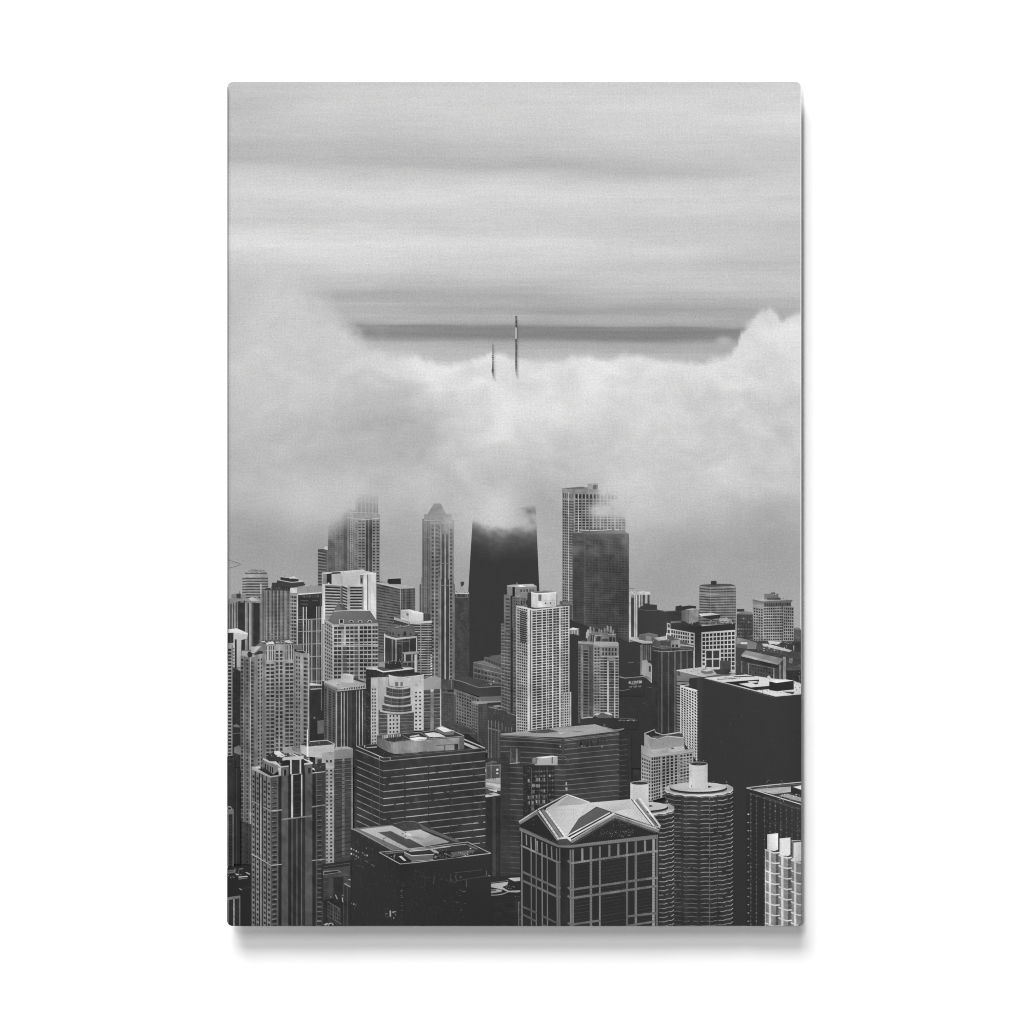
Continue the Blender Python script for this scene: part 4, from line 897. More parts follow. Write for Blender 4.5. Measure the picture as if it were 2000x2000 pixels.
sub('roof'); poly([(1180,386),(1450,355),(1900,312),(1900,600),(1330,425)], 58); poly([(1270,405),(1760,372),(1765,440),(1540,470),(1440,448),(1340,432)], 172); speck(1350,380,1750,440,14,4,140,196,.5); lines([[(1180,388),(1450,356),(1900,314)],[(1180,390),(1330,430),(1900,606)]], 11, 186)
lines([[(1260,410),(1440,375),(1900,338)]], 8, 110); poly([(1760,380),(1900,420),(1900,515),(1760,450)], 46); poly([(1790,376),(1900,355),(1900,415)], 212); poly([(1610,488),(1720,465),(1900,520),(1900,570),(1800,545)], 150); speck(1600,470,1890,570,14,5,50,215,.5)
layer()
for cx in (1455,1625):
    for i in range(5):
        a = math.radians(180+i*22) if cx == 1455 else math.radians(270+i*22); b = a+math.radians(24)
        emit([(cx+22+34*math.cos(a)-(22 if cx>1500 else 0),330+44*math.sin(a)),(cx+22+34*math.cos(b)-(22 if cx>1500 else 0),330+44*math.sin(b)),(cx+22+24*math.cos(b)-(22 if cx>1500 else 0),330+34*math.sin(b)),(cx+22+24*math.cos(a)-(22 if cx>1500 else 0),330+34*math.sin(a))], 104)

B('printed_white_balcony_towers', 'bright white balcony tower with three tall shafts in the lower right corner', TO)
def wcol(x0, xm, x1, yt, ytop, y2):
    F(x0,y2,xm+60,y2+40,2300,2300,168); F(xm+60,y2+40,x1,y2+20,2300,2300,104)
    F(x0,y2,x1,y2+20,2300,2300).rows(100,.34,84,.0,seg=3,j=22)
    F(x0,y2,x1,y2+20,2300,2300).strips([(x0,x0+12,196),(x0+22,x0+28,120)])
    F(xm-30,y2-60,xm,y2-60,2300,2300,218)
    lines([[(x0,y2+k*136),(xm-20,y2+26+k*136),(xm+40,y2+46+k*136),(xm+110,y2+40+k*136)] for k in range(9)], 17, 220)
    sub('shaft', 'blank bright white lift shaft'); poly([(xm-50,ytop+8),(xm+90,ytop-6),(xm+90,yt+150),(xm+40,yt+170),(xm-50,yt+150)], 232); poly([(xm-50,ytop+8),(xm-28,ytop+6),(xm-28,yt+150),(xm-50,yt+145)], 222)
    speck(xm-30,ytop+80,xm+80,ytop+200,4,4,110,190,.2,.2,.2); main()
    speck(xm-20,y2-30,xm+80,y2+20,8,3,100,190,.5)
wcol(1745,1830,1900,1180,1095,1320); rect(1770,1070,1890,1082,190); F(1770,1080,1795,1080,1300,1300,120)
wcol(1585,1664,1760,1110,1040,1255)
wcol(1424,1504,1600,1040,985,1190)

B('printed_roof_garden_office', 'dark office block with a pale recessed roof in front', TK)
poly([(600,165),(1110,590),(1490,800),(1500,2100),(590,2100)], 53); poly([(1490,800),(1840,770),(3115,608),(3115,2100),(1490,2100)], 50)
poly([(600,170),(1330,545),(1110,590),(1110,780),(600,700)], 53); speck(640,290,1250,560,20,4,50,84,.4,.5,.5); speck(620,720,1480,1900,26,26,48,66,.4,.3,.8); speck(1500,900,2600,2000,40,22,46,72,.4,.4,.5); speck(640,500,1000,860,14,8,60,130,.16,.4,.5)
layer()
for x, y, g in ((612,525,190),(655,545,130),(700,568,170),(738,585,120),(815,598,130),(855,635,120),(895,645,180),(612,615,215),(655,628,130),(700,655,140),(738,680,150),(605,1508,140),(655,1520,150),(690,1530,90),(985,810,110),(1018,830,100),(870,745,96),(905,760,90)): emit([(x-12,y-14),(x+12,y-14),(x+12,y+16),(x-12,y+16)], g)
layer()
for x, y, w, h, g in ((1312,1690,26,110,170),(1240,1690,40,14,120),(1365,1665,34,30,160),(1395,1655,44,12,170),(1375,1765,12,34,170),(1265,1750,20,14,120),(1230,1720,14,40,90),(1405,1710,20,40,110),(1255,1605,30,10,90),(1325,1785,20,14,84)): emit([(x-w/2,y-h/2),(x+w/2,y-h/2+4),(x+w/2,y+h/2+4),(x-w/2,y+h/2)], g)
speck(1490,1100,1540,1900,1,26,58,110,.6,.6,.5); speck(1540,1130,1640,1200,5,3,60,130,.6)
CUR.tile = TL
lines([[(620,955),(900,928),(1110,902)],[(640,1110),(840,1070),(1270,1010)]], 9, 92); speck(0,980,700,1180,22,8,52,112,.3,.4,.5); speck(640,1220,830,1880,3,6,60,110,.6,.7,.12); speck(380,1250,600,1560,4,5,54,84,.4,.6,.12); rect(1188,920,1206,1010,110); rect(832,1070,846,1215,100); ell(735,1035,11,11,130); poly([(1225,995),(1280,1015),(1240,1025)], 150); lines([[(640,1000),(660,1110)],[(560,970),(540,1130)],[(260,1000),(250,1160)]], 14, 84)
sub('roof', 'pale flat roof with recessed terraces'); CUR.tile = TK
poly([(600,165),(1320,85),(1760,30),(2560,390),(2640,400),(3115,608),(1840,770),(1490,805),(1110,590),(1330,545)], 58)
poly([(605,165),(1320,95),(1340,120),(760,180),(1640,530),(1330,548)], 128); poly([(760,178),(1340,112),(1560,212),(1840,178),(2360,410),(2000,470),(1640,560),(1560,545)], 188)
poly([(1090,232),(1320,208),(1600,350),(1650,345),(1930,490),(1640,520)], 92); speck(1180,230,1600,480,14,10,66,120,.35,.7,.6); poly([(1560,250),(1640,245),(1720,280),(1640,300)], 222); speck(1420,200,1560,320,5,5,80,200,.5); poly([(1680,310),(1840,300),(2000,380),(1900,420)], 168)
poly([(1320,85),(1740,32),(2000,150),(1840,175),(1560,215)], 66); speck(1480,90,1840,195,12,5,50,150,.6); lines([[(1330,100),(1560,214),(1900,172)],[(1360,80),(1550,40),(1740,34),(1900,110)]], 8, 130)
poly([(1840,90),(1930,130),(2560,390),(2500,410),(1900,180)], 100); speck(1990,170,2500,400,20,10,60,130,.3)
poly([(2030,270),(2200,330),(2370,400),(1940,470),(1850,420)], 176)
lines([[(605,165),(760,225),(1330,545)]], 10, 170); poly([(1215,600),(1640,560),(1560,590),(1220,625)], 120)
lines([[(1110,588),(1560,548),(2700,405),(3115,606)],[(1640,552),(2680,445)]], 12, 176); lines([[(1110,590),(1490,800),(1840,765),(3115,608)]], 14, 190)
poly([(1230,630),(1560,600),(1640,660),(2300,560),(3000,590),(2480,690),(1500,790)], 48)
poly([(1460,660),(1510,655),(1600,740),(1560,745)], 216); poly([(1560,600),(1690,650),(2080,630),(2085,705),(1690,740),(1560,640)], 116); lines([[(1560,590),(1700,652),(2100,625)]], 14, 214); lines([[(1650,570),(1940,545),(2390,480)]], 18, 206); poly([(1690,745),(2080,715),(2080,725),(1690,755)], 190); poly([(2010,535),(2090,530),(2180,590),(2110,605)], 196)
speck(1260,630,1480,700,8,3,70,215,.4); speck(2080,530,2330,700,10,6,50,210,.55,.7,.6); poly([(2390,590),(2800,545),(2850,570),(2640,640),(2420,680)], 96); speck(2460,570,2840,660,12,4,60,220,.5,.7,.6); ell(2752,522,14,14,190); poly([(2700,440),(2880,520),(2860,545),(2700,470)], 110); lines([[(2460,600),(2440,690)],[(2290,600),(2450,690)]], 12, 130)

B('printed_lower_terrace', 'bright curved terrace between the dark office and the gabled tower', TL)
rect(1276,1020,1835,1935,48)
poly([(1590,1060),(1640,1048),(1830,1040),(1832,1100),(1700,1112)], 206); poly([(1280,1155),(1590,1120),(1570,1170),(1480,1215),(1560,1260),(1600,1280),(1832,1270),(1832,1298),(1740,1310),(1590,1305),(1500,1260),(1280,1215)], 186); line([(1280,1135),(1590,1098)], 8, 140)
poly([(1280,1260),(1390,1255),(1480,1262),(1460,1300),(1280,1325)], 166); poly([(1280,1270),(1370,1265),(1370,1285),(1280,1292)], 90); line([(1282,1360),(1400,1355),(1500,1335),(1590,1300)], 14, 170); speck(1540,1180,1700,1250,7,3,60,225,.45)
speck(1590,1370,1820,1400,10,1,60,130,.6); lines([[(1300,1520),(1820,1480)],[(1300,1680),(1760,1640)]],5,62)
F(1762,1485,1835,1480,1935,1935,56).strips([(1766,1782,110)]); lines([[(1762,1490),(1835,1482)]],8,120); speck(1785,1580,1830,1900,1,5,80,130,.9,.8,.3)

B('printed_gabled_tower', 'postmodern tower with crossing gabled roofs and a stone frame, front and centre', TN)
poly([(95,560),(575,790),(590,690),(740,700),(740,790),(1840,640),(1840,1850),(110,1850)], 50)
f = F(120,785,570,990,1850,1850); 
# left side frame
lines([[(122,600),(126,1850)],[(178,640),(184,775)],[(236,668),(242,830)],[(296,690),(300,850)],[(316,720),(320,855)],[(376,735),(382,1850)],[(434,760),(440,920)],[(496,790),(502,955)],[(560,815),(570,1850)]], 15, 142)
lines([[(240,830),(244,1850)],[(304,860),(306,1850)],[(444,930),(446,1850)]], 13, 126)
lines([[(108,775),(575,990),(690,966)]], 22, 140); lines([[(125,1105),(575,1315),(690,1300)],[(125,1215),(575,1425),(690,1410)]], 26, 122); lines([[(130,1545),(310,1625)],[(380,1660),(575,1760),(690,1750)],[(130,1640),(310,1735)],[(380,1770),(470,1815)]], 22, 96)
lines([[(578,1000),(580,1850)],[(600,810),(600,1850)]], 13, 130); poly([(610,810),(725,800),(725,1850),(612,1850)], 48); line([(690,830),(690,1850)], 4, 66)
# front frame
layer()
for k in range(20):
    for xa, xb in ((790,970),(1120,1430),(1575,1765)):
        y = 1010+k*43; 
        if 1290-(xa-790)*.16 < y-(xa-790)*.16 < 1300: continue
        _line([(xa, y-(xa-790)*.16+20), (xb, y-(xb-790)*.16+20)], 4, 58+random.randint(0,26))
lines([[(735,830),(740,1850)],[(768,830),(768,1850)]], 22, 148); lines([[(992,800),(992,1850)]], 29, 142); lines([[(1104,790),(1104,1850)]], 21, 146); lines([[(1446,740),(1446,1800)]], 25, 138); lines([[(1556,725),(1556,1850)]], 29, 140); lines([[(1780,700),(1778,1850)]], 30, 156); lines([[(1822,660),(1818,1850)]], 26, 120)
lines([[(884,815),(884,975)],[(1224,770),(1224,925)],[(1336,755),(1336,905)],[(1672,715),(1672,865)]], 26, 146)
lines([[(740,1002),(1780,852),(1835,850)]], 26, 144); lines([[(740,1335),(1780,1185),(1835,1185)],[(740,1442),(1780,1292),(1835,1290)]], 28, 134)
lines([[(740,1772),(1110,1720)],[(1436,1672),(1780,1630),(1830,1630)],[(1436,1790),(1780,1735)]], 26, 124)
lines([[(700,966),(740,1004)],[(700,1300),(740,1336)],[(700,1408),(740,1444)],[(700,1748),(740,1774)]], 24, 120)
# stone joints
layer()
for x in list(range(800,1770,34)):
    for y0 in (1002,1335,1442):
        y = y0-(x-740)*.1442; _line([(x,y-15),(x,y+15)], 5, 96)
layer()
for x in (768,992,1104,1446,1556,1780):
    for k in range(26):
        y = 1020+k*34-(x-740)*.1442
        if y < 1845: _line([(x-14,y),(x+14,y-3)], 4, 96)
# entablature
poly([(95,545),(575,765),(740,775),(1835,628),(1835,690),(740,808),(575,800),(95,590)], 138); line([(95,545),(575,742)], 7, 96); layer()
for x in range(760,1830,22): _line([(x,765-(x-740)*.134),(x,800-(x-740)*.11)], 4, 96)
layer()
for x in range(110,570,18): _line([(x,558+(x-95)*.45),(x,585+(x-95)*.44)], 3, 110)
poly([(575,690),(600,680),(720,690),(740,740),(740,780),(575,775)], 84); speck(590,700,740,780,6,4,50,110,.5)
sub('gable', 'left dark gable in a stone frame'); poly([(95,490),(325,345),(580,710),(575,742),(95,545)], 48); line([(92,500),(325,358)], 34, 140); line([(88,478),(320,330)], 12, 206); ell(270,455,6,8,96); ell(268,515,6,8,90)
sub('gable', 'right dark gable with pale ornament'); poly([(750,748),(1290,405),(1840,610),(1835,640),(755,770)], 46); line([(740,735),(1290,410),(1850,600)], 40, 138); layer()
for k in range(16):
    x = 1310+k*33; y = 418+(x-1290)*.34; _line([(x-4,y-18),(x-8,y+16)], 4, 92)
for k in range(15):
    x = 770+k*34; y = 717-(x-770)*.59; _line([(x,y-18),(x+8,y+16)], 4, 100)
line([(740,716),(1286,385),(1850,580)], 10, 196); line([(760,770),(1290,440),(1810,620)], 7, 84)
CU = random.getstate()
for (xa, xb, y, p) in ((1240,1400,478,.5),(1230,1480,530,.4),(1100,1540,600,.6),(900,1500,650,.5),(1100,1330,630,.55)): speck(xa,y-24,xb,y+22,int((xb-xa)/18),3,60,160,p*.9,.45,.6)
sub('roof', 'pale crossing gable roofs with one slope in shade')
poly([(440,325),(690,140),(970,240),(1000,250),(1060,290),(850,430),(695,655),(660,650)], 194); poly([(700,145),(970,240),(850,265),(560,275),(600,255)], 176); poly([(440,325),(700,275),(965,255),(850,430),(690,655)], 198)
poly([(970,240),(1060,238),(1490,196),(1770,545),(1250,358),(1060,290)], 194); poly([(970,240),(1490,196),(1570,300),(1250,358),(1060,290)], 198)
lines([[(480+t*36,318-t*2),(690+t*12,640-t*18)] for t in range(1,9)], 2.5, 178); lines([[(1100+t*48,236-t*4),(1280+t*60,350+t*24)] for t in range(8)], 2.5, 178)
poly([(850,430),(1068,295),(1240,352),(1210,372),(705,655)], 96); lines([[(1068,295),(1240,355)],[(845,435),(700,655)],[(1068,295),(850,432)]], 8, 66); line([(965,250),(850,430)],4,180)
lines([[(700,655),(1230,365)]], 14, 220); lines([[(705,672),(1250,375)]], 10, 60); lines([[(715,690),(1285,372)]], 20, 222)
lines([[(325,325),(690,135),(975,235)]], 12, 216); lines([[(430,318),(700,155)]], 12, 214); lines([[(360,325),(695,146)]], 8, 96)
lines([[(385,330),(630,690)]], 40, 142); lines([[(340,340),(590,700)],[(425,330),(672,672)]], 26, 222); lines([[(320,380),(572,715)]], 16, 140)
layer()
for k in range(9):
    t = k/9; _line([(326+t*250,365+t*360),(352+t*250,345+t*360)], 5, 120); _line([(412+t*245,348+t*350),(440+t*245,335+t*350)], 5, 130)
poly([(572,690),(690,655),(745,695),(735,730),(690,690),(600,700)], 214)
lines([[(1560,200),(1830,560)]], 36, 140); lines([[(1600,182),(1860,535)],[(1530,215),(1790,545)]], 24, 224); lines([[(1500,196),(1770,540)]], 10, 80); poly([(1760,520),(1830,540),(1870,525),(1860,560),(1800,560)], 206); lines([[(1290,372),(1850,560)]], 8, 96)

B('printed_detailed_stone_tower', 'stone tower with set-back crown and white corner piers in the lower left', TI)
f = F(528,190,912,370,4000,4000,132)
fl = F(528,300,910,480,3400,3580); fl.wins([(546,582),(628,664),(768,806),(852,890)],31,.48,48,.0,j=5)
f.strips([(588,612,58),(672,700,46),(728,758,54),(812,832,50),(596,604,120)]); fl.strip(702,718,190,0,.49); fl.strip(702,720,150,.49)
f = F(905,370,1130,340,4000,4000,86); fl = F(905,450,1130,420,3400,3370); fl.wins([(940,1024)],30,.52,46,.0,j=3); f.strips([(1060,1118,42),(1034,1052,104)]); fl.sills(30,.14,130,.015,xa=930,xb=1030,j=14)
f = F(1120,350,1735,300,4000,4000,50); f.strips([(1124,1254,90),(1590,1732,88)]); f.strips([(1254,1312,44),(1542,1592,46)]); f.strips([(1312,1350,196),(1506,1534,196)],.0,.235); f.strips([(1352,1508,46)],.0,.235)
f.strips([(1318,1344,84),(1350,1410,50),(1412,1440,86),(1444,1500,48),(1508,1530,106),(1534,1590,52)],.24); fl = F(1352,420,1508,405,1190,1180); fl.rows(6,.1,64,j=4)
speck(1126,360,1252,3500,6,80,82,100,.4,.9,.6); speck(1592,330,1730,3500,6,80,80,98,.4,.9,.6)
f = F(1730,310,1990,275,4000,4000,66); f.strips([(1735,1800,44),(1800,1826,84),(1922,1990,66)]); fl = F(1826,400,1920,390,3350,3330); fl.wins([(1836,1914)],29,.52,46,j=4); fl.sills(29,.15,120,.015,j=16)
lines([[(1120,1222),(1730,1148)]], 26, 142); lines([[(528,850),(680,925)],[(752,968),(905,1052),(1130,1030)]], 20, 160); lines([[(1730,970),(1990,930)]], 24, 150); lines([[(525,1905),(705,2005),(905,2130),(1130,2110)]], 15, 178); lines([[(1730,2035),(1990,2005)]], 16, 160)
CUR.tile = TE; poly([(540,1850),(640,1775),(720,1780),(760,1800),(1110,1890),(1110,1900),(560,1900)], 60); poly([(640,1778),(700,1772),(790,1840),(720,1860),(640,1810)], 214); speck(560,1800,1000,1900,16,5,46,225,.45,.7,.5); lines([[(880,1810),(1110,1920)]],14,214); lines([[(835,1800),(900,1850)],[(760,1870),(840,1890)]], 10, 190); CUR.tile = TI
sub('crown', 'set-back crown with pale cornices')
poly([(528,180),(590,165),(700,160),(730,262),(905,365),(912,400),(528,230)], 176); poly([(590,185),(700,165),(690,200),(640,215)], 214); poly([(650,215),(730,205),(960,320),(1080,330),(905,362)], 46); lines([[(545,185),(690,260)],[(750,300),(905,372),(1110,345)]], 24, 186); poly([(728,190),(790,190),(960,300),(960,345)], 58)
poly([(760,20),(880,75),(990,75),(1060,130),(1110,185),(1110,340),(1080,350),(1080,240),(960,325),(790,200),(780,110)], 150); layer()
for x in (790,838,888,930): emit([(x,110+(x-790)*.5),(x+26,122+(x-790)*.5),(x+26,235+(x-790)*.5),(x,215+(x-790)*.5)], 44)
lines([[(755,15),(900,90),(1000,80),(1110,180),(1262,160)]], 34, 206); poly([(1050,190),(1110,200),(1110,345),(1070,330)], 206); poly([(850,60),(1000,65),(1060,120),(1000,130)], 200)
poly([(1110,190),(1262,170),(1262,345),(1110,360)], 112); poly([(1170,235),(1220,230),(1220,345),(1170,352)], 42); lines([[(1228,225),(1228,345)],[(1160,240),(1160,350)]], 9, 150); line([(1105,178),(1265,158)], 26, 200); ell(1245,150,18,10,220)
poly([(1262,60),(1560,20),(1600,60),(1600,320),(1262,345)], 44); poly([(1120,65),(1290,70),(1290,150),(1120,160)], 42); poly([(800,-40),(1100,-20),(1140,60),(1000,60),(860,30)], 58)
lines([[(1308,30),(1308,320)],[(1496,20),(1496,300)]], 30, 216); lines([[(1308,330),(1420,322),(1520,300)]], 16, 180); poly([(1330,60),(1480,40),(1480,310),(1330,320)], 54); poly([(1140,-10),(1300,-30),(1560,-40),(1560,20),(1420,40),(1300,30),(1140,50)], 206)
poly([(1570,110),(1735,95),(1735,310),(1590,320)], 104); poly([(1645,195),(1700,190),(1700,305),(1645,310)], 42); line([(1570,120),(1740,100)], 34, 190); lines([[(1640,40),(1730,110)],[(1735,205),(1830,262),(1990,235)]], 30, 200); poly([(1740,130),(1990,90),(1990,260),(1800,280)], 58); speck(1740,140,1990,230,9,4,50,205,.4); lines([[(1735,300),(1990,270)]], 14, 196)

B('printed_street_corner', 'dim street level at the foot of the balcony slab', TK)
poly([(70,800),(610,740),(600,2100),(70,2100)], 50)
line([(110,850),(595,780)], 14, 84); poly([(105,890),(590,830),(590,960),(105,1000)], 76); poly([(105,930),(370,905),(440,945),(105,1000)], 150); poly([(115,950),(360,918),(400,945),(120,985)], 46); poly([(110,1010),(590,950),(590,1010),(110,1060)], 84)
F(110,1060,290,1050,1450,1420,66).rows(10,.4,80,j=6); F(185,1060,290,1050,1400,1400,80); F(290,1050,470,1030,1500,1500,56); F(470,1030,600,1010,2100,2100,74); speck(480,1040,595,1180,5,5,54,150,.5)
poly([(550,1080),(595,1070),(595,1095)], 200); poly([(470,1150),(540,1135),(600,1210),(590,1220),(490,1165)], 170); poly([(500,1150),(540,1142),(590,1195)], 70); F(472,1180,600,1220,2100,2100,56).strips([(472,482,96),(530,545,84)])
poly([(315,1350),(335,1350),(372,1430),(350,1430)], 180); poly([(440,1400),(452,1400),(470,1490),(450,1480)], 205); poly([(430,1360),(470,1350),(470,1370)], 160); ell(243,1392,18,12,150)
f = F(185,1470,415,1610,1740,1860,88); f.wins(cc(190,410,5,.6),4,.7,60,j=10); line([(185,1470),(415,1612)], 12, 136); lines([[(185,1740),(430,1870)],[(290,1540),(290,1800)]], 10, 124); F(190,1745,415,1870,1850,1900,66); F(70,1480,110,1480,1900,1900,58).rows(9,.3,90)
poly([(110,1890),(170,1855),(210,1870),(150,1905)], 190); line([(200,1905),(220,1865),(260,1860),(290,1900)], 18, 196); ell(420,1872,16,10,130); F(0,760,75,760,1950,1950,54).rows(14,.25,100,j=18)

B('printed_edge_dark_tower', 'dark slender tower with pale frame at the left edge of the lower corner', TI)
F(40,-20,175,0,980,1000,50).strips([(175,185,80)]); speck(60,0,170,220,5,5,50,150,.4); speck(50,240,290,920,8,14,44,70,.4,.4,.6); F(175,200,300,200,2100,2100,44).strips([(225,240,66)])
F(40,1080,175,1070,2150,2150,46).strips([(40,72,110),(150,172,116)]); F(72,1090,150,1085,2150,2150).rows(16,.1,72)
poly([(40,1010),(175,1020),(170,1105),(40,1120)], 128); speck(45,960,170,1090,5,4,70,215,.6); line([(45,1000),(60,960),(110,965),(130,1000)], 14, 150)

B('printed_bus_street', 'dark street with pale vehicles in the lower left corner', TP)
poly([(40,560),(200,520),(525,560),(525,1900),(40,1900)], 42); poly([(40,600),(195,590),(200,650),(40,670)], 120); line([(50,630),(195,615)], 12, 60); lines([[(198,560),(198,640)]], 10, 170); speck(200,560,380,700,8,5,50,130,.5); line([(280,580),(360,565)], 16, 150); line([(270,600),(268,670)],22,96)
sub('bus'); poly([(262,728),(440,712),(450,730),(275,745)], 222); poly([(262,765),(445,745),(445,760),(275,785)], 130); main()
speck(50,690,190,770,6,4,60,215,.6); poly([(400,640),(440,640),(500,675),(490,690),(450,670)], 190); poly([(200,665),(260,672),(290,695),(230,700)], 200); line([(285,960),(335,995)], 18, 165); line([(340,965),(500,938)], 6, 76); poly([(285,680),(340,685),(320,700)],150)
poly([(40,1140),(300,1100),(305,1150),(40,1210)], 128); F(40,1195,305,1155,1760,1760,46).strips([(55,78,112),(165,190,165),(278,305,110)]); F(78,1200,278,1170,1760,1760).rows(6,.08,60)

# =================================================================== masts above the cloud
B('printed_antenna', 'tall rooftop mast with a white mid section rising out of the cloud', TS)
layer(); emit([(1007.0,640),(1008.8,640),(1008.8,662),(1007.0,662)], 222)
layer(); emit([(1006.8,617),(1008.8,617),(1008.8,640),(1006.8,640)], 62)
layer(); emit([(1006.5,662),(1008.9,662),(1008.9,731),(1006.5,731)], 84)
speck(1005.9,662,1009.5,731,2,24,60,170,.6,.6,.5)
CUR.fog = lambda x, y: sstep(716, 734, y+2*fbm(x, y/3, 2))*.95
rect(1006,618,1009.8,619.5,90); rect(1006.3,628,1009.3,629.6,60)
B('printed_antenna', 'shorter thin mast left of the white-banded one, rising out of the cloud', TS)
layer(); emit([(961.9,670),(962.7,670),(962.9,712),(961.7,712)], 100)
layer(); emit([(961.2,712),(963.6,712),(963.8,734),(961.0,734)], 86)
layer()
for y in range(674,734,4): emit([(960.9,y),(963.4+(y%3)*.5,y),(963.4,y+1.6),(961.2,y+1.6)], 70 if y > 692 else 120)
rect(960.2,697,964,699,60); rect(960.2,721,963.8,728,54)
CUR.fog = lambda x, y: np.maximum(.18, sstep(722, 738, y)*.95)
B('printed_edge_shade', 'thin grey line inked as shading along the left edge', TS)
rect(444,171,445.6,1290,160)  # edge darkening put into the ink in place of a modelled bevel
# ------------------------------------------------------------------ materials
def new_mat(name):
    m = bpy.data.materials.new(name); m.use_nodes = True
    nt = m.node_tree
    return m, nt, nt.nodes['Principled BSDF']
def nd(nt, kind, **kw):
    n = nt.nodes.new(kind)
    for k, v in kw.items(): setattr(n, k, v)
    return n
def ink_material():
    m, nt, p = new_mat('printed_ink')
    at = nd(nt, 'ShaderNodeAttribute'); at.attribute_name = 'ink'
    tc = nd(nt, 'ShaderNodeTexCoord')
    def noise(scale3, scale, detail, rough):
        mp = nd(nt, 'ShaderNodeMapping'); mp.inputs['Scale'].default_value = scale3
        nt.links.new(tc.outputs['Object'], mp.inputs['Vector'])
        n = nd(nt, 'ShaderNodeTexNoise'); n.inputs['Scale'].default_value = scale
        n.inputs['Detail'].default_value = detail; n.inputs['Roughness'].default_value = rough
        nt.links.new(mp.outputs['Vector'], n.inputs['Vector'])
        return n.outputs['Fac']
    def math_(op, a, b):
        n = nd(nt, 'ShaderNodeMath', operation=op)
        for i, v in enumerate((a, b)):
            if isinstance(v, (int, float)): n.inputs[i].default_value = v
            else: nt.links.new(v, n.inputs[i])
        return n.outputs[0]
    k = 1.0 / S
    grain = noise((1, 0, 1), k / 3.4, 2.5, 0.8)             # film grain
    weft = noise((0.05, 0, 1.0), k / 2.2, 1.0, 0.5)          # brushed threads across
    warp = noise((1.0, 0, 0.05), k / 2.4, 1.0, 0.5)          # and down
    mott = noise((1, 0, 1), k / 16.0, 3.0, 0.6)              # soft mottling
    f = math_('ADD', 1.0, math_('MULTIPLY', math_('SUBTRACT', grain, 0.5), GRAIN))
    f = math_('ADD', f, math_('MULTIPLY', math_('SUBTRACT', weft, 0.5), 0.16))
    f = math_('ADD', f, math_('MULTIPLY', math_('SUBTRACT', warp, 0.5), 0.10))
    f = math_('ADD', f, math_('MULTIPLY', math_('SUBTRACT', mott, 0.5), 0.06))
    mx = nd(nt, 'ShaderNodeVectorMath', operation='SCALE')
    nt.links.new(at.outputs['Color'], mx.inputs[0]); nt.links.new(f, mx.inputs['Scale'])
    nt.links.new(mx.outputs['Vector'], p.inputs['Base Color'])
    p.inputs['Roughness'].default_value = 0.55
    p.inputs['Specular IOR Level'].default_value = 0.08
    return m
GRAIN = 0.70
INK = ink_material()

def wall_material():
    m, nt, p = new_mat('white_wall_paint')
    tc = nd(nt, 'ShaderNodeTexCoord'); n = nd(nt, 'ShaderNodeTexNoise')
    n.inputs['Scale'].default_value = 900; n.inputs['Detail'].default_value = 3
    nt.links.new(tc.outputs['Object'], n.inputs['Vector'])
    r = nd(nt, 'ShaderNodeValToRGB')
    r.color_ramp.elements[0].color = (0.80, 0.80, 0.80, 1); r.color_ramp.elements[1].color = (0.82, 0.82, 0.82, 1)
    nt.links.new(n.outputs['Fac'], r.inputs['Fac']); nt.links.new(r.outputs['Color'], p.inputs['Base Color'])
    p.inputs['Roughness'].default_value = 0.9; p.inputs['Specular IOR Level'].default_value = 0.0
    return m
def metal_material():
    m, nt, p = new_mat('white_coated_aluminium')
    tc = nd(nt, 'ShaderNodeTexCoord'); n = nd(nt, 'ShaderNodeTexNoise')
    n.inputs['Scale'].default_value = 400
    nt.links.new(tc.outputs['Object'], n.inputs['Vector'])
    r = nd(nt, 'ShaderNodeValToRGB')
    r.color_ramp.elements[0].color = (0.62, 0.62, 0.62, 1); r.color_ramp.elements[1].color = (0.74, 0.74, 0.74, 1)
    nt.links.new(n.outputs['Fac'], r.inputs['Fac']); nt.links.new(r.outputs['Color'], p.inputs['Base Color'])
    p.inputs['Roughness'].default_value = 0.4; p.inputs['Specular IOR Level'].default_value = 0.2
    return m
def wood_material():
    m, nt, p = new_mat('dark_mount_board')
    tc = nd(nt, 'ShaderNodeTexCoord'); n = nd(nt, 'ShaderNodeTexNoise'); n.inputs['Scale'].default_value = 60
    nt.links.new(tc.outputs['Object'], n.inputs['Vector'])
    r = nd(nt, 'ShaderNodeValToRGB')
    r.color_ramp.elements[0].color = (0.10, 0.08, 0.06, 1); r.color_ramp.elements[1].color = (0.16, 0.13, 0.10, 1)
    nt.links.new(n.outputs['Fac'], r.inputs['Fac']); nt.links.new(r.outputs['Color'], p.inputs['Base Color'])
    p.inputs['Roughness'].default_value = 0.8
    return m
WALL, METAL, WOOD = wall_material(), metal_material(), wood_material()

# ------------------------------------------------------------------ the print
root = bpy.data.objects.new('metal_print', None); COL.objects.link(root)
root.location = (0, 0, CZ - (PY1 - 1000) * S)
root['label'] = 'black and white skyline print on a thin metal panel, hung on the white wall'
root['category'] = 'wall print'
OFF = root.location.copy()

def link(name, verts, faces, mat, parent, label=None):
    me = bpy.data.meshes.new(name)
    me.from_pydata(verts, [], faces)
    me.materials.append(mat)
    o = bpy.data.objects.new(name, me); COL.objects.link(o)
    o.parent = parent
    if label: o['label'] = label
    return o

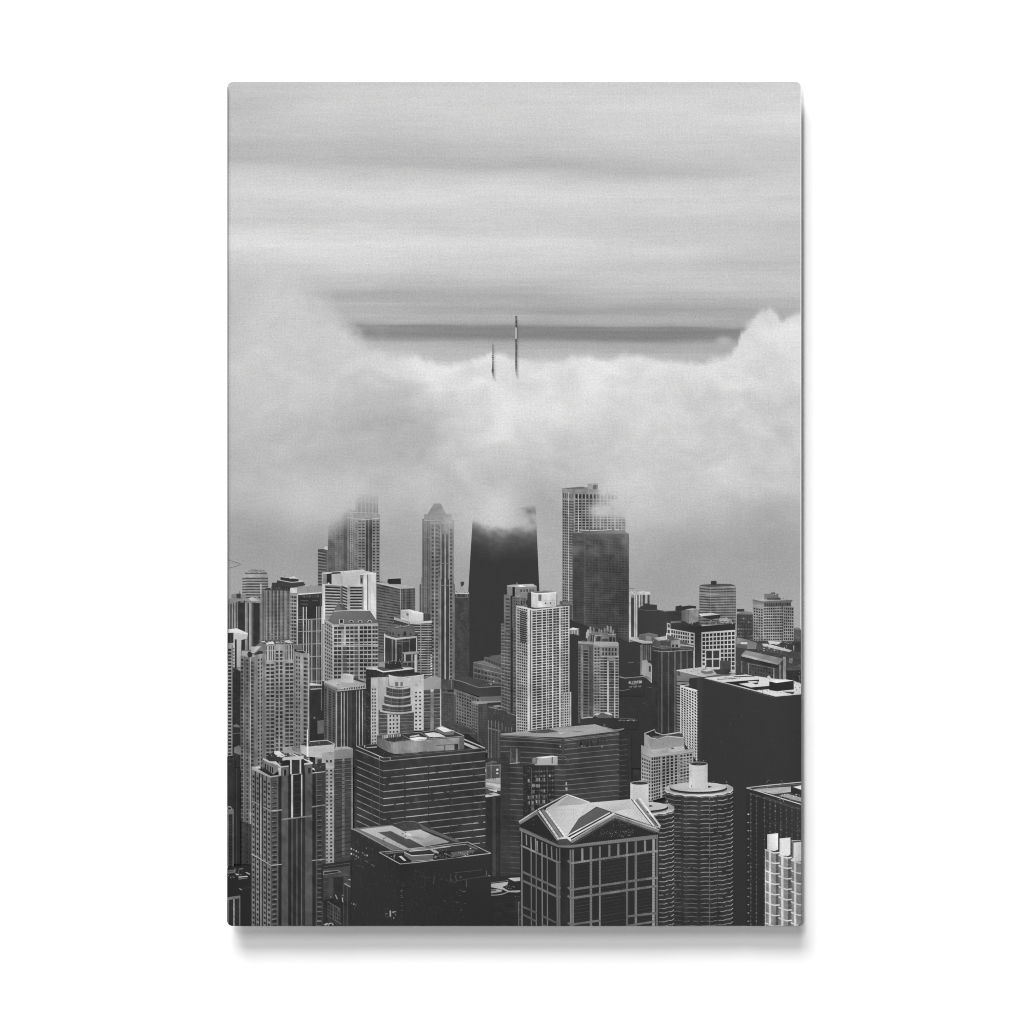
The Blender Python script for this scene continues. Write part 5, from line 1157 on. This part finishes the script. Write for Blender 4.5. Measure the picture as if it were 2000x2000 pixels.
# aluminium sheet with rounded corners
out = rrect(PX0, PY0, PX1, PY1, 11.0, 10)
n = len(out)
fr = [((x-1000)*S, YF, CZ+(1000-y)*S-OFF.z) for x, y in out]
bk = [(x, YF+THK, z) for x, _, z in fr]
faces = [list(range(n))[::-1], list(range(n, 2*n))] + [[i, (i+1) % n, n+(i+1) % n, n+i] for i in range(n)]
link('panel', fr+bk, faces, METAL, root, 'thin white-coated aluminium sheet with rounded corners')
# the board that holds it off the wall
def box(x0, x1, y0, y1, z0, z1):
    v = [(x, y, z) for x in (x0, x1) for y in (y0, y1) for z in (z0, z1)]
    return v, [(0,1,3,2),(4,6,7,5),(0,4,5,1),(2,3,7,6),(0,2,6,4),(1,5,7,3)]
v, f = box(-0.13, 0.13, YF+THK, 0.0, 0.18, 0.58)
link('float_mount', v, f, WOOD, root)

def ink_mesh(name, polys, greys, zs, fog, tile, parent, label):
    verts = []; faces = []; cx = []; cy = []; cg = []
    for pts, g, z in zip(polys, greys, zs):
        i0 = len(verts)
        for p in pts:
            x, y, zz = wpos(p[0], p[1], z)
            verts.append((x, y, zz-OFF.z)); cx.append(p[0]); cy.append(p[1]); cg.append(g)
        faces.append(list(range(i0, len(verts))))
    if not faces: return None
    o = link(name, verts, faces, INK, parent, label)
    cx = np.array(cx); cy = np.array(cy); cg = np.array(cg, float)
    if name not in ('printed_antenna', 'printed_edge_shade', 'printed_breakwater', 'printed_tapered_tower'):
        # grime, blinds and reflections: every facade of the print is a little uneven
        f1 = fbm(cx/34.0+3, cy/52.0, 4); f2 = fbm(cx/5.0, cy/7.5, 2); f3 = fbm(cx/11.0+60, cy/30.0+5, 3)
        cg = cg*(1+.19*f1+.30*f2*np.interp(cg, [50, 90, 190], [.6, 1, .45]))+np.clip(f3-.12, 0, 1)*np.interp(cg, [48, 80, 120], [15, 22, 0])
        cg = cg-13*np.exp(-((cg-132)/38)**2)
        cg = cg-np.interp(cy, [1560, 1808], [0, .09])*cg  # street-canyon shade of the pictured city, put into the ink towards the bottom
    if fog is not None:
        a = np.clip(fog((cx-tile.x)/tile.k, (cy-tile.y)/tile.k), 0, 1)
        cg = cg*(1-a)+bg(cx, cy)*a
    set_ink(o.data, cg)
    return o
def set_ink(me, greys):
    at = me.color_attributes.new('ink', 'FLOAT_COLOR', 'POINT')
    l = np.clip((lin(greys)-0.0062)/EXPO, 0.004, 0.95)
    c = np.stack([l, l, l*0.997, np.ones_like(l)], -1).astype(np.float32)
    at.data.foreach_set('color', c.ravel())

# sky, cloud and lake: one tone field, three printed areas
STEP = 4.0
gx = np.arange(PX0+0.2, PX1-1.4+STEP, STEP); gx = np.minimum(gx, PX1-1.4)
gy = np.arange(PY0+0.2, 1330, STEP)
gxx, gyy = np.meshgrid(gx, gy)
tone = bg(gxx.ravel(), gyy.ravel()).reshape(gxx.shape)
ca = cloud_alpha(gxx.ravel(), gyy.ravel()).reshape(gxx.shape)
lake_y = np.interp(gx, [444,560,640,760,900,1000,1150,1270,1330,1400,1450,1565], [1012,1030,1040,1010,1000,1030,1060,1030,1010,1000,985,985])
cells = {'printed_sky': [], 'printed_cloud': [], 'printed_lake': []}
for j in range(len(gy)-1):
    for i in range(len(gx)-1):
        k = 'printed_sky' if ca[j, i] < 0.5 else ('printed_lake' if gy[j] > lake_y[i] else 'printed_cloud')
        cells[k].append((i, j))
LBL = {'printed_sky': 'grey sky in soft streaks across the top of the print', 'printed_cloud': 'low white cloud bank swallowing the tower tops', 'printed_lake': 'pale grey lake behind the towers'}
for k, lst in cells.items():
    idx = {}; verts = []; gs = []; faces = []
    for i, j in lst:
        q = [(i, j), (i+1, j), (i+1, j+1), (i, j+1)]
        pts = [(gx[a], gy[b]) for a, b in q]
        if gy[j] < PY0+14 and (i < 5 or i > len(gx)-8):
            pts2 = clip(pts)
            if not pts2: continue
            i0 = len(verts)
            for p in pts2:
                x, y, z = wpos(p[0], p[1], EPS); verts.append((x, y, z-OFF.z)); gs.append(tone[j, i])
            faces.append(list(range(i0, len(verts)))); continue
        f = []
        for a, b in q:
            if (a, b) not in idx:
                idx[(a, b)] = len(verts)
                x, y, z = wpos(gx[a], gy[b], EPS); verts.append((x, y, z-OFF.z)); gs.append(tone[b, a])
            f.append(idx[(a, b)])
        faces.append(f)
    o = link(k, verts, faces, INK, root, LBL[k])
    set_ink(o.data, np.array(gs))

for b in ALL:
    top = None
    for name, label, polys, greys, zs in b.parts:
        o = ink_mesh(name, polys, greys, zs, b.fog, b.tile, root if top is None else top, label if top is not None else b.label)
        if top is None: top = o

# ------------------------------------------------------------------ the wall
v = [(-3, 0, 0), (3, 0, 0), (3, 0, 3.2), (-3, 0, 3.2), (-3, 0.1, 0), (3, 0.1, 0), (3, 0.1, 3.2), (-3, 0.1, 3.2)]
w = link('wall', v, [(0,1,2,3),(5,4,7,6),(4,0,3,7),(1,5,6,2),(3,2,6,7),(4,5,1,0)], WALL, None)
w['kind'] = 'structure'

# ------------------------------------------------------------------ lamps
def lamp(name, tx, ty, sx, sy, k):
    """tx, ty: how far the shadow falls right and down per unit of standoff"""
    d = np.array([-tx, -1.0, ty]); l = np.linalg.norm(d); cosr = 1/l; d = d/l
    R = 30.0; sx *= 2.5; sy *= 2.5
    L = bpy.data.lights.new(name, 'AREA'); L.shape = 'RECTANGLE'; L.size = sx; L.size_y = sy
    L.energy = k*math.pi**2*R*R/(0.81*cosr)
    o = bpy.data.objects.new(name, L); COL.objects.link(o)
    o.location = (d[0]*R, d[1]*R, CZ+d[2]*R)
    from mathutils import Vector
    o.rotation_euler = Vector(-d).to_track_quat('-Z', 'Y').to_euler()
    return o
lamp('overhead_softbox', 0.32, 1.10, 5.4, 3.8, 0.55)
lamp('upper_softbox', 0.21, 0.44, 1.6, 3.2, 0.23)
lamp('front_softbox', 0.17, 0.08, 0.9, 0.9, 0.235)

world = bpy.data.worlds.new('World'); scene.world = world; world.use_nodes = True
bgn = world.node_tree.nodes['Background']
bgn.inputs['Color'].default_value = (1, 1, 1, 1); bgn.inputs['Strength'].default_value = 0.10

cam = bpy.data.cameras.new('camera'); co = bpy.data.objects.new('camera', cam); COL.objects.link(co)
co.location = (0, YF-DIST, CZ); co.rotation_euler = (math.pi/2, 0, 0)
cam.sensor_width = 36; cam.lens = 36*DIST/(2000*S); cam.clip_end = 100; cam.clip_start = 0.05
scene.camera = co
scene.cycles.filter_width = 1.1
vs = scene.view_settings
vs.view_transform = 'Standard'; vs.look = 'None'; vs.exposure = 0; vs.gamma = 1; vs.use_curve_mapping = False
